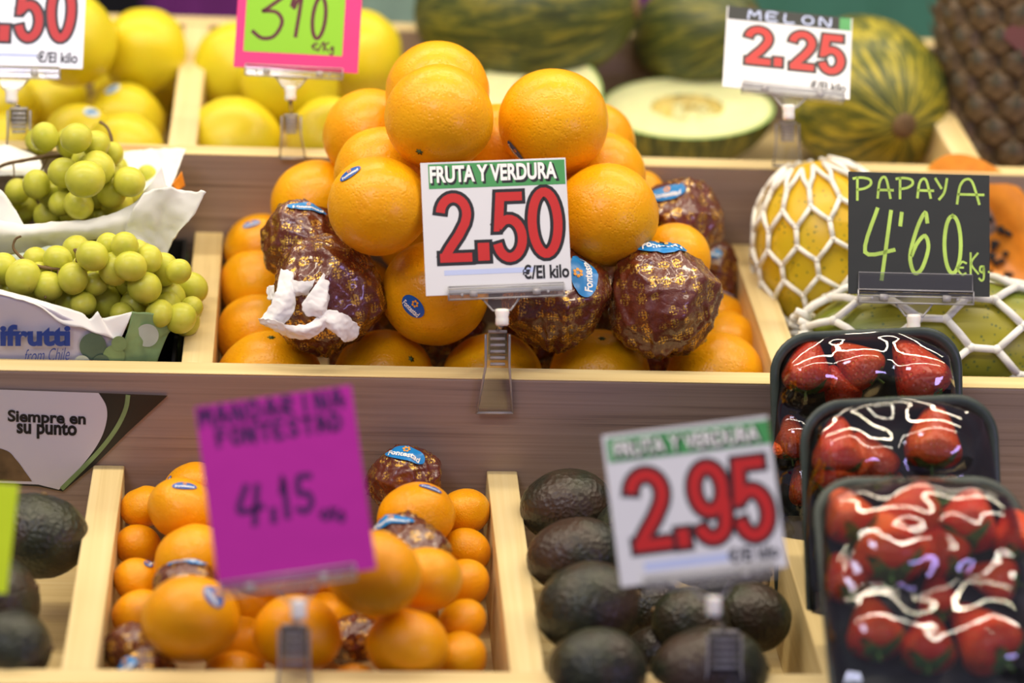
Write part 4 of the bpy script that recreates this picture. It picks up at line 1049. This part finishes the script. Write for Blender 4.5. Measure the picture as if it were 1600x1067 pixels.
def tray(label, c_px, d_top, down, W, H, berries, seed, lab):
    """c_px: pixel of the middle of the tray's top edge; down: direction of its length in the stand's u, n"""
    top = PD(c_px[0], c_px[1], d_top); dn = (RW @ Vector((lab, down[0], down[1]))).normalized()
    x = RW @ Vector((1, 0, 0)); x = (x - dn * x.dot(dn)).normalized(); y = -dn; z = x.cross(y)
    M_ = Matrix((x, y, z)).transposed(); c = top + dn * H / 2
    t = thing('strawberry_tray', label, 'tray', c, M_)
    def rings(spec, k=8):
        V = []; 
        for w_, h_, r_, z_ in spec: V += [v + Vector((0, 0, z_)) for v in rrect(w_, h_, r_, k)]
        n = 4 * (k + 1); Fs = [(i * n + j, i * n + (j + 1) % n, (i + 1) * n + (j + 1) % n, (i + 1) * n + j) for i in range(len(spec) - 1) for j in range(n)]
        return V, Fs, n, len(spec)
    V, Fs, n, m_ = rings([(W * .80, H * .84, .02, -.026), (W * .86, H * .89, .024, -.024), (W, H, .032, 0), (W + .002, H + .002, .033, .0015), (W, H, .032, .003), (W - .012, H - .012, .027, .0025), (W * .86, H * .89, .022, -.018), (W * .78, H * .82, .018, -.021)])
    Fs += [tuple(range(n))[::-1], tuple(range((m_ - 1) * n, m_ * n))]
    add('foam_shell', (V, Fs), 'tray', t, True)
    # stretched film over the rim and the fruit
    inv = t.matrix_world.inverted(); B = []
    for b in berries:
        o0 = inv @ CAMPOS; dr = (inv.to_3x3() @ ray(b[0], b[1])); zz = b[5] if len(b) > 5 else .0
        k = (zz - o0.z) / dr.z; p = o0 + dr * k; B.append((p, b))
    gx, gy = 60, 76; V = []
    for j in range(gy + 1):
        for i in range(gx + 1):
            a, b_ = -1 + 2 * i / gx, -1 + 2 * j / gy
            # squircle map keeps the film inside the rounded rim
            px_, py_ = a * sqrt(1 - .30 * b_ * b_ * a * a * 1.0), b_ * sqrt(1 - .30 * a * a * b_ * b_)
            X_, Y_ = px_ * (W / 2 + .0015), py_ * (H / 2 + .0015); e = max(abs(a), abs(b_))
            z_ = .0045 + .010 * (1 - e ** 4); acc = z_ ** 5
            for p, b in B:
                q = ((X_ - p.x) ** 2 + (Y_ - p.y) ** 2) / (b[2] * 1.25 * .00047) ** 2
                hb = p.z + b[2] * .00047 * 1.30; g_ = 1 / (1 + .42 * q * q); acc += max(0, hb * g_ * (1 - e ** 14)) ** 5
            z_ = acc ** .2
            z_ += .0010 * noise.noise(Vector((X_ * 40, Y_ * 60, seed))) * (1 - e ** 8)
            if e > .995: z_ = -.004
            V.append(Vector((X_, Y_, z_)))
    Fs = [(j * (gx + 1) + i, j * (gx + 1) + i + 1, (j + 1) * (gx + 1) + i + 1, (j + 1) * (gx + 1) + i) for j in range(gy) for i in range(gx)]
    add('cling_film', (V, Fs), 'film', t, True, label='clear glossy stretched film')
    for i, (p, b) in enumerate(B):
        wp = t.matrix_world @ p; k = depth(wp) / F; R = b[2] * k * 1.12
        ang = radians(b[3]); ax = (x * cos(ang) + y * sin(ang) + z * .25).normalized()       # direction from tip to calyx
        q = ax.to_track_quat('Z', 'Y')
        s = thing('strawberry', b[4], 'strawberry', wp, q, lab_group(label))
        add('body', BM[i % 3], None, s, mtx=Matrix.Scale(R, 4)); add('calyx', CAL, None, s, mtx=Matrix.Scale(R * 1.2, 4) @ Matrix.Translation((0, 0, -.14)), label='green leaf crown')
    return t
def lab_group(l): return 'strawberries in the ' + ('upper' if 'upper' in l else 'middle' if 'middle' in l else 'nearest') + ' tray'
tray('upper strawberry tray under clear film, leaning on the middle board', (1352, 516), 1.875, (-.38, -.92), .150, .245, [
 (1262, 578, 38, -100, 'strawberry with drooping green leaves at the left of the upper tray'), (1343, 570, 37, -40, 'dull red strawberry at the top middle of the upper tray'),
 (1314, 610, 30, -70, 'small bright strawberry between two others in the upper tray'), (1436, 586, 46, -62, 'orange-red unripe strawberry at the right of the upper tray'),
 (1236, 690, 30, -90, 'strawberry peeping out at the left, behind the middle tray'), (1262, 760, 32, -80, 'low strawberry in the upper tray, behind the rim of the middle one'),
 (1330, 680, 36, -60, 'strawberry of the upper tray covered by the middle tray'), (1420, 690, 38, -100, 'strawberry of the upper tray hidden by the middle tray at right')], 1, .06)
tray('middle strawberry tray under clear film, in front of the upper one', (1402, 622), 1.800, (-.48, -.88), .149, .232, [
 (1310, 705, 40, -95, 'strawberry at the upper left of the middle tray'), (1364, 722, 38, -60, 'pointed strawberry beside the upper left one in the middle tray'),
 (1458, 690, 44, -100, 'tall strawberry with dark leaves at the upper right of the middle tray'), (1310, 745, 34, -120, 'low strawberry at the left of the middle tray'),
 (1400, 790, 40, -90, 'strawberry of the middle tray behind the nearest tray'), (1490, 800, 42, -90, 'strawberry of the middle tray behind the nearest tray at right')], 2, .06)
tray('nearest strawberry tray with dazzling reflections on its film', (1428, 748), 1.715, (-.80, -.60), .150, .215, [
 (1325, 806, 40, -75, 'upright strawberry at the upper left of the nearest tray'), (1428, 798, 44, 10, 'lying orange-red strawberry at the top middle of the nearest tray'),
 (1512, 815, 46, -110, 'big dark strawberry at the upper right of the nearest tray'), (1388, 858, 54, -95, 'large cone-shaped strawberry in the middle of the nearest tray'),
 (1470, 862, 42, -60, 'dull pink strawberry right of the large cone-shaped one'), (1556, 905, 36, -20, 'orange strawberry at the right rim of the nearest tray'),
 (1466, 936, 32, -90, 'pale orange strawberry tip in the middle of the nearest tray'), (1366, 985, 44, -90, 'strawberry at the lower left of the nearest tray'),
 (1450, 1008, 42, -100, 'strawberry with pale leaves at the lower middle of the nearest tray'), (1540, 1000, 52, -60, 'large strawberry at the lower right of the nearest tray'),
 (1590, 840, 40, -90, 'strawberry cut by the frame at the right rim of the nearest tray'), (1320, 905, 34, -80, 'strawberry at the left rim of the nearest tray')], 3, .02)

# ------------------------------------------------------------------ price signs
def sign(label, px, py, d, wpx, hpx, roll, pitch=0., yaw=0., mat='card_white', content=None, clip=None, thick=.0010, name='price_sign'):
    k = d / F
    rot = R_WC @ (Matrix.Rotation(radians(roll), 3, 'Z') @ Matrix.Rotation(radians(yaw), 3, 'Y') @ Matrix.Rotation(radians(pitch), 3, 'X'))
    t = thing(name, label, 'price sign', PD(px, py, d), rot)
    W, H = wpx * k, hpx * k
    cd_ = add('card', box(-W / 2, W / 2, -H / 2, H / 2, -thick / 2, thick / 2), mat, t, bevel=.0002)
    X = lambda v: (v - wpx / 2) * k; Y = lambda v: (hpx / 2 - v) * k
    def put(nm, geo, m_, lvl=1, lb=None, par=None):
        V, Fs = geo; z = thick / 2 + .00012 * lvl
        return add(nm, ([Vector((X(v.x), Y(-v.y), z + v.z)) for v in V], Fs), m_, par or t, label=lb)
    if content: content(put)
    if clip: holder(t, k, clip, X, Y, px, py, d)
    return t
def rect(x0, x1, y0, y1): return [Vector((x0, -y0, 0)), Vector((x1, -y0, 0)), Vector((x1, -y1, 0)), Vector((x0, -y1, 0))], [(0, 1, 2, 3)]
def tx(s, x0, x1, y0, y1, off=.0, shear=0., dx=0, dy=0): return text_geo(s, x0 + dx, x1 + dx, -y1 - dy, -y0 - dy, off, 0, shear)
def dg(ch, x0, x1, y0, y1, w_, g=0.): return digit(ch, x0, x1, -y1, -y0, w_, 0, g)
def pn(s, spots, w_, slant=0.):
    return [(c, pen(c, x0, x1, -y1, -y0, w_, 0, slant)) for c, (x0, x1, y0, y1) in zip(s, spots)]
def holder(t, k, c, X, Y, px, py, d):
    """clear plastic grip bar, funnel, milky ball joint and spring clip; c in photo pixels"""
    inv = t.matrix_world.inverted()
    x0, x1, y0 = c['bar']; s = (x1 - x0) / 182
    bar = box(X(x0), X(x1), Y(y0 + 22 * s), Y(y0), -.003, -.0008)
    add('grip_bar', bar, 'clear', t, bevel=.0006); add('grip_bar', box(X(x0), X(x1), Y(y0 + 22 * s), Y(y0 + 4 * s), .0009, .0030), 'clear', t, bevel=.0006)
    for yy in (1, 11, 21): add('bar_edge', tube([Vector((X(x0 + 1), Y(y0 + yy * s), .0032)), Vector((X(x1 - 1), Y(y0 + yy * s), .0032))], 1.3 * s * k, 6), 'highlight_edge', t, True)
    for xx in (x0 + 1, x1 - 1): add('bar_edge', tube([Vector((X(xx), Y(y0 + 1 * s), .0032)), Vector((X(xx), Y(y0 + 21 * s), .0032))], 1.3 * s * k, 6), 'highlight_edge', t, True)
    if 'plate' in c: 
        add('clear_plate', box(X(x0 + 2), X(x1 - 2), Y(y0 + 2), Y(y0 - c['plate']), .0012, .0020), 'clear', t, bevel=.0004)
        add('plate_edge', tube([Vector((X(x0 + 2), Y(y0), .0018)), Vector((X(x0 + 2), Y(y0 - c['plate']), .0018)), Vector((X(x1 - 2), Y(y0 - c['plate']), .0018)), Vector((X(x1 - 2), Y(y0), .0018))], .7 * k, 6), 'highlight_edge', t)
    for q in (.22, .76):
        xa = x0 + (x1 - x0) * q; add('hinge', tube([Vector((X(xa - 6 * s), Y(y0 + 13 * s), .0036)), Vector((X(xa + 6 * s), Y(y0 + 13 * s), .0036))], 5.5 * s * k, 12), 'highlight_edge', t, True)
        add('stud', ball(2.6 * s * k, 2.6 * s * k, .0006, 10, 6), 'highlight_edge', t, True, loc=(X(xa + (-18 if q < .5 else 18) * s), Y(y0 + 14 * s), .0032))
    xm = (x0 + x1) / 2 + c.get('dx', 0)
    fz = -.0012
    P = [(X(xm - 30 * s), Y(y0 + 20 * s)), (X(xm - 14 * s), Y(y0 + 40 * s)), (X(xm + 14 * s), Y(y0 + 40 * s)), (X(xm + 30 * s), Y(y0 + 20 * s))]
    add('funnel', prism(P, fz - .0012, fz + .0012), 'clear', t, bevel=.0005)
    add('funnel_edge', tube([Vector((a, b, fz + .0014)) for a, b in P], 1.7 * s * k, 6), 'highlight_edge', t, True)
    jp = Vector((X(xm), Y(y0 + 50 * s), fz)); up = inv.to_3x3() @ camdir(0, 1, 0)
    q = up.to_track_quat('Z', 'Y').to_matrix().to_4x4()
    r = 11 * s * k
    add('ball_joint', tube([Vector((0, 0, a * s * k)) for a in (-14, -11, -4, 0, 8, 12, 13)], [r * .8, r * .95, r * .95, r * .9, r * 1.05, r * .95, r * .6], 20), 'frost', t, True, mtx=Matrix.Translation(jp) @ q, label='milky white joint')
    if 'body' in c:
        (bx0, bx1, by1), (tx0, tx1, ty0), u = c['body']
        wm = lambda a, b, uu: inv @ PU(a, b, uu)
        xc = (tx0 + tx1) / 2
        jb = jp - up * 13 * s * k; tp = wm(xc, ty0, u)
        add('stem_rod', tube([jb + (jb - tp) * -.05, tp], 3.6 * s * k, 10), 'clear', t, True)
        hs = (by1 - ty0)
        def plate(nm, ua, ub, yb, m_='clear', x_in=0):
            A = [(tx0 + 5 + x_in, ty0), (tx1 - 5 - x_in, ty0), (tx1 - x_in, ty0 + hs * .06), (tx1 - x_in, ty0 + hs * .42), (bx1 - x_in, yb - hs * .03), (bx1 - x_in, yb), (bx0 + x_in, yb), (bx0 + x_in, yb - hs * .03), (tx0 + x_in, ty0 + hs * .42), (tx0 + x_in, ty0 + hs * .06)]
            V = [wm(a, b, ua) for a, b in A] + [wm(a, b, ub) for a, b in A]; n = len(A)
            return add(nm, (V, [tuple(range(n)), tuple(range(n, 2 * n))] + [(i, (i + 1) % n, (i + 1) % n + n, i + n) for i in range(n)]), m_, t, bevel=.0004)
        plate('clip_plate', u, u + .0016, by1)
        # pale tubes for bright edge highlights; ridges stand in for refracted light
        for sgn, (xa, xb) in ((0, (tx0, bx0)), (1, (tx1, bx1))):
            add('clip_edge', tube([wm(xa, ty0 + hs * .05, u - .001), wm(xa, ty0 + hs * .42, u - .001), wm(xb, by1 - 2, u - .001)], 2.0 * k * s, 8), 'highlight_edge', t, True)
        add('clip_edge', tube([wm(bx0, by1 - 3, u - .001), wm(bx1, by1 - 3, u - .001)], 2.4 * k * s, 8), 'highlight_edge', t, True)
        add('clip_edge', tube([wm(tx0 + 4, ty0 + 2, u - .001), wm(tx1 - 4, ty0 + 2, u - .001)], 2.6 * k * s, 8), 'highlight_edge', t, True)
        for i in range(5):
            yy = ty0 + hs * (.10 + .075 * i)
            add('refraction_ridge', tube([wm(tx0 + 7, yy, u - .0018), wm(tx1 - 7, yy, u - .0018)], 2.6 * k * s, 10), 'highlight_edge', t, True)
        # rear jaw behind the board edge
        ue = c.get('rear', u + .024)
        V = [wm(a, b, uu) for a, b, uu in ((tx0 + 4, ty0 + 6, u + .002), (tx1 - 4, ty0 + 6, u + .002), (tx1 - 2, ty0 + hs * .36, ue), (tx0 + 2, ty0 + hs * .36, ue))]
        add('rear_jaw', (V, [(0, 1, 2, 3)]), 'clear', t, solid=.0014)

def c250(put):
    b = put('header_band', rect(12, 226, 3, 42), 'green_print', 1, 'green header band')
    put('lettering_shadow', tx('FRUTA Y VERDURA', 15.5, 217, 8, 37, .06), 'black', 2, None, b); put('lettering', tx('FRUTA Y VERDURA', 14, 213, 6, 33, .035), 'white_print', 3, 'white capital letters', b)
    for ch, x0, x1, y0, y1 in (('2', 20, 77, 48, 162), ('.', 84, 102, 130, 158), ('5', 108, 162, 48, 164), ('0', 163, 219, 44, 160)):
        w_ = 22
        o = put('digit_outline', dg(ch, x0, x1, y0, y1, w_ - 8, 5.2), 'black', 1); put('digit_face', dg(ch, x0, x1, y0, y1, w_ - 8, 0), 'red', 2, None, o)
    put('blue_line', rect(30, 172, 171, 179), 'pale_blue', 1); put('lettering', tx('€/El kilo', 152, 225, 167, 190, .03), 'black', 2, 'black condensed lettering')
def c295(put):
    f = 262 / 228.
    b = put('header_band', rect(6, 262, 6, 44), 'green_print', 1, 'green header band')
    put('lettering_shadow', tx('FRUTA Y VERDURA', 18, 250, 13, 42, .06), 'black', 2, None, b); put('lettering', tx('FRUTA Y VERDURA', 16, 245, 12, 37, .02), 'white_print', 3, 'white capital letters', b)
    for ch, x0, x1, y0, y1 in (('2', 24, 92, 58, 190), ('.', 97, 116, 160, 188), ('9', 124, 186, 58, 190), ('5', 190, 252, 58, 194)):
        o = put('digit_outline', dg(ch, x0, x1, y0, y1, 17, 7.0), 'black', 1); put('digit_face', dg(ch, x0, x1, y0, y1, 17, 0), 'red', 2, None, o)
    put('blue_line', rect(40, 172, 204, 218), 'pale_blue', 1); put('lettering', tx('€/El kilo', 172, 252, 198, 222, .03), 'black', 2, 'black condensed lettering')
def c225(put):
    b = put('header_band', rect(2, 196, 0, 24), 'card_black' , 1, 'dark header band with faint letters'); put('header_corner', rect(178, 196, 1, 24), 'green_print', 2, None, b)
    for i, g in enumerate(pn('MELON', [(34 + 28 * i, 54 + 28 * i, 5, 20) for i in range(5)], 3)): put('letter', g[1], 'pale_blue', 3, None, b)
    for ch, x0, x1, y0, y1 in (('2', 30, 74, 34, 104), ('.', 78, 90, 88, 103), ('2', 100, 142, 34, 106), ('5', 148, 188, 34, 108)):
        o = put('digit_outline', dg(ch, x0, x1, y0, y1, 11, 4.6), 'black', 1); put('digit_face', dg(ch, x0, x1, y0, y1, 11, 0), 'red', 2, None, o)
    put('lettering', tx('€/El kilo', 136, 192, 122, 138, .03), 'black', 2, 'black condensed lettering')
def c50(put):
    b = put('header_band', rect(6, 186, 2, 34), 'green_print', 1, 'green header band')
    for ch, x0, x1, y0, y1 in (('3', 12, 54, 38, 138), ('.', 60, 75, 112, 137), ('5', 84, 127, 38, 139), ('0', 133, 177, 36, 138)):
        o = put('digit_outline', dg(ch, x0, x1, y0, y1, 12, 4.6), 'black', 1); put('digit_face', dg(ch, x0, x1, y0, y1, 12, 0), 'red', 2, None, o)
    put('blue_line', rect(20, 120, 156, 161), 'pale_blue', 1); put('lettering', tx('€/El kilo', 120, 184, 151, 170, .03), 'black', 2, 'black condensed lettering')
def c310(put):
    p = put('lime_card', rect(14, 168, 6, 108), 'card_lime', 1, 'lime green inner card')
    for ch, g in pn("3'10", [(24, 74, 16, 86), (82, 92, 14, 32), (84, 108, 16, 80), (114, 140, 16, 82)], 6, .05): put('marker_stroke', g, 'wine', 2, None, p)
    for ch, g in pn("e/Kg", [(120, 130, 90, 100), (130, 137, 88, 102), (138, 148, 88, 101), (148, 156, 90, 102)], 2.5): put('marker_stroke', g, 'wine', 2, None, p)
def cpap(put):
    for ch, g in pn('PAPAYA', [(8, 38, 9, 44), (45, 70, 8, 40), (76, 104, 8, 40), (108, 134, 9, 38), (138, 158, 8, 40), (170, 214, 8, 46)], 4.0): put('marker_stroke', g, 'chalk', 1)
    for ch, g in pn("4'60", [(24, 72, 58, 168), (80, 87, 64, 82), (95, 130, 62, 158), (148, 182, 66, 156)], 6.0): put('marker_stroke', g, 'chalk', 1)
    for ch, g in pn("eKg.", [(172, 188, 138, 158), (192, 208, 124, 156), (206, 218, 136, 158), (221, 224, 150, 153)], 3.2): put('marker_stroke', g, 'chalk', 1)
def cman(put):
    for i, g in enumerate(pn('MANDARINA', [(6 + 26 * i, 24 + 26 * i, 6, 32) for i in range(9)], 7)): put('marker_stroke', g[1], 'violet_ink', 1)
    for i, g in enumerate(pn('FONTESTAD', [(28 + 22.5 * i, 44 + 22.5 * i, 42, 66) for i in range(9)], 7)): put('marker_stroke', g[1], 'violet_ink', 1)
    for ch, g in pn('4,15', [(46, 84, 134, 194), (96, 103, 176, 194), (116, 128, 134, 190), (138, 166, 132, 186)], 10): put('marker_stroke', g, 'violet_ink', 1)
    for ch, g in pn('e/Kg', [(172, 182, 188, 202), (182, 190, 186, 204), (190, 200, 188, 204), (200, 210, 190, 204)], 5): put('marker_stroke', g, 'violet_ink', 1)
UL, UM, UU = -.297, -.005, UB - .005
sign('white price sign with red 2.50 clipped to the middle board before the oranges', 775, 354, 1.862, 228, 210, 2.4, -6, 3, 'card_white', c250,
     dict(bar=(34, 216, 197), dx=-8, body=((745, 801, 648), (759, 796, 516), UM)))
sign('blurred white price sign with red 2.95 standing over the avocados', 1085, 783, 1.615, 262, 238, 6.8, -6, 2, 'card_white', c295,
     dict(bar=(36, 244, 226), dx=0, body=((1092, 1166, 1130), (1106, 1158, 985), UL)))
sign('magenta handwritten price sign over the mandarins', 446, 762, 1.60, 247, 290, 8.0, -4, 2, 'card_magenta', cman,
     dict(bar=(2, 215, 276), dx=10, body=((430, 490, 1130), (436, 483, 975), UL)))
sign('white price sign with red 2.25 among the melons, under a small dark header', 1231, 82, 2.06, 198, 150, -5.8, -26, 0, 'card_white', c225,
     dict(bar=(30, 190, 138), dx=-5, body=((1208, 1252, 262), (1213, 1248, 190), UU)))
sign('white price sign with red digits ending in .50, cut by the frame', 37, 18, 2.05, 192, 178, -1.5, -6, 0, 'card_white', c50,
     dict(bar=(-8, 158, 176), dx=8, body=((8, 50, 262), (12, 47, 168), UU)))
sign('pink price sign with a lime green inner card', 466, 44, 2.05, 194, 134, -3.0, -6, 0, 'card_pink', c310,
     dict(bar=(18, 172, 128), dx=-4, body=((437, 477, 250), (440, 470, 178), UU)))
sign('black handwritten papaya sign in a clear holder', 1436, 366, 1.955, 224, 192, -1.2, -5, 4, 'card_black', cpap,
     dict(bar=(14, 198, 184), dx=-2, plate=26), name='price_sign')
sign('fluorescent yellow card cut by the left frame edge', -30, 838, 1.60, 100, 170, -5.5, -4, 0, 'card_yellow', None, None)

# ------------------------------------------------------------------ printed box card
bc = thing('box_card', 'torn printed box card with the words Siempre en su punto, leaning on the middle board', 'card', PU(60, 690, -.004), RW)
inv = bc.matrix_world.inverted()
def flat(name, pts, mat, ua, ub, label=None):
    n = len(pts); V = [inv @ PU(a, b, ua) for a, b in pts] + [inv @ PU(a, b, ub) for a, b in pts]
    return add(name, (V, [tuple(range(n)), tuple(range(n, 2 * n))] + [(i, (i + 1) % n, (i + 1) % n + n, i + n) for i in range(n)]), mat, bc, label=label)
def soft(P, k=6): return [(v.x, v.y) for v in smooth_path([(a, b, 0) for a, b in P], k)]
flat('sheet', [(-60, 606), (262, 618), (200, 675), (150, 725), (98, 768), (60, 760), (-60, 755)], 'black', -.0022, -.0012)
flat('white_area', [(-60, 606.5)] + soft([(154, 614), (166, 635), (166, 660), (155, 690), (130, 725), (92, 765)]) + [(60, 757), (-60, 752)], 'paper_print', -.0026, -.0023, 'pale lavender printed area')
g = ribbon(soft([(200, 617), (196, 640), (180, 672), (150, 710), (96, 764)]), 7)
V = [inv @ PU(v.x, v.y, -.0028) for v in g[0]]; add('green_arc', (V, g[1]), 'paper_leaf', bc)
flat('photo_print', soft([(-60, 690), (5, 702), (25, 718), (40, 738), (50, 752)]) + [(-60, 750)], 'pine_scale', -.0029, -.0027, 'brown printed photo at the edge')
flat_text(bc, 'lettering', 'Siempre en', 12, 134, 640, 664, -.0031, 'black', .034, rot=.04, label='heavy black rounded letters')
flat_text(bc, 'lettering', 'su punto', 26, 120, 657, 684, -.0031, 'black', .034, rot=.04, label='heavy black rounded letters')

# ------------------------------------------------------------------ torn tissue on the wrapped orange
tt = OR[5]['o']
def strip(rows, seed, nm='torn_tissue'):
    V, Fs = sheet(rows, k=12, m=10, amp=.0022, seed=seed, axis='d', fq=1.7); iv = tt.matrix_world.inverted()
    add(nm, ([iv @ v for v in V], Fs), 'tissue', tt, True, solid=.00015, label='torn white tissue' if seed == 0 else None)
a0 = OR[5]['d'] - OR[5]['R'] * 1.08
strip([[(438, 420, a0 + .014), (433, 450, a0 + .008), (420, 480, a0 + .006), (405, 500, a0 + .010)], [(457, 425, a0 + .010), (452, 455, a0 + .004), (440, 485, a0 + .002), (420, 505, a0 + .004)], [(458, 440, a0 + .012), (462, 465, a0 + .008), (458, 490, a0 + .006), (442, 508, a0 + .008)]], 0)
strip([[(404, 497, a0 + .006), (430, 500, a0 + .000), (450, 508, a0 - .002), (480, 505, a0 - .002), (500, 492, a0)], [(410, 508, a0 + .010), (440, 515, a0 + .002), (465, 520, a0 - .002), (492, 512, a0 - .003), (512, 498, a0)], [(440, 522, a0 + .012), (455, 528, a0 + .008), (480, 530, a0 + .004), (500, 520, a0 + .002), (515, 508, a0 + .003)]], 1)
strip([[(505, 427, a0 + .004), (490, 450, a0 - .001), (472, 475, a0 - .003), (478, 495, a0 - .001)], [(515, 437, a0 + .004), (510, 460, a0 - .002), (500, 480, a0 - .004), (500, 496, a0 - .001)], [(510, 440, a0 + .006), (514, 466, a0 + .002), (512, 480, a0), (506, 498, a0 + .002)]], 2)
strip([[(455, 436, a0 + .008), (475, 440, a0 + .003), (492, 437, a0 + .002)], [(450, 450, a0 + .009), (465, 456, a0 + .004), (488, 448, a0 + .002)], [(452, 462, a0 + .010), (470, 462, a0 + .007), (482, 458, a0 + .005)]], 3)
strip([[(495, 488, a0 - .001), (520, 485, a0 + .001), (545, 495, a0 + .006), (562, 512, a0 + .016)], [(500, 502, a0), (520, 505, a0), (540, 515, a0 + .006), (558, 528, a0 + .016)], [(520, 520, a0 + .004), (530, 527, a0 + .005), (538, 534, a0 + .010), (545, 534, a0 + .018)]], 4)
strip([[(416, 448, a0 + .020), (428, 444, a0 + .012)], [(418, 468, a0 + .018), (430, 470, a0 + .010)]], 5)
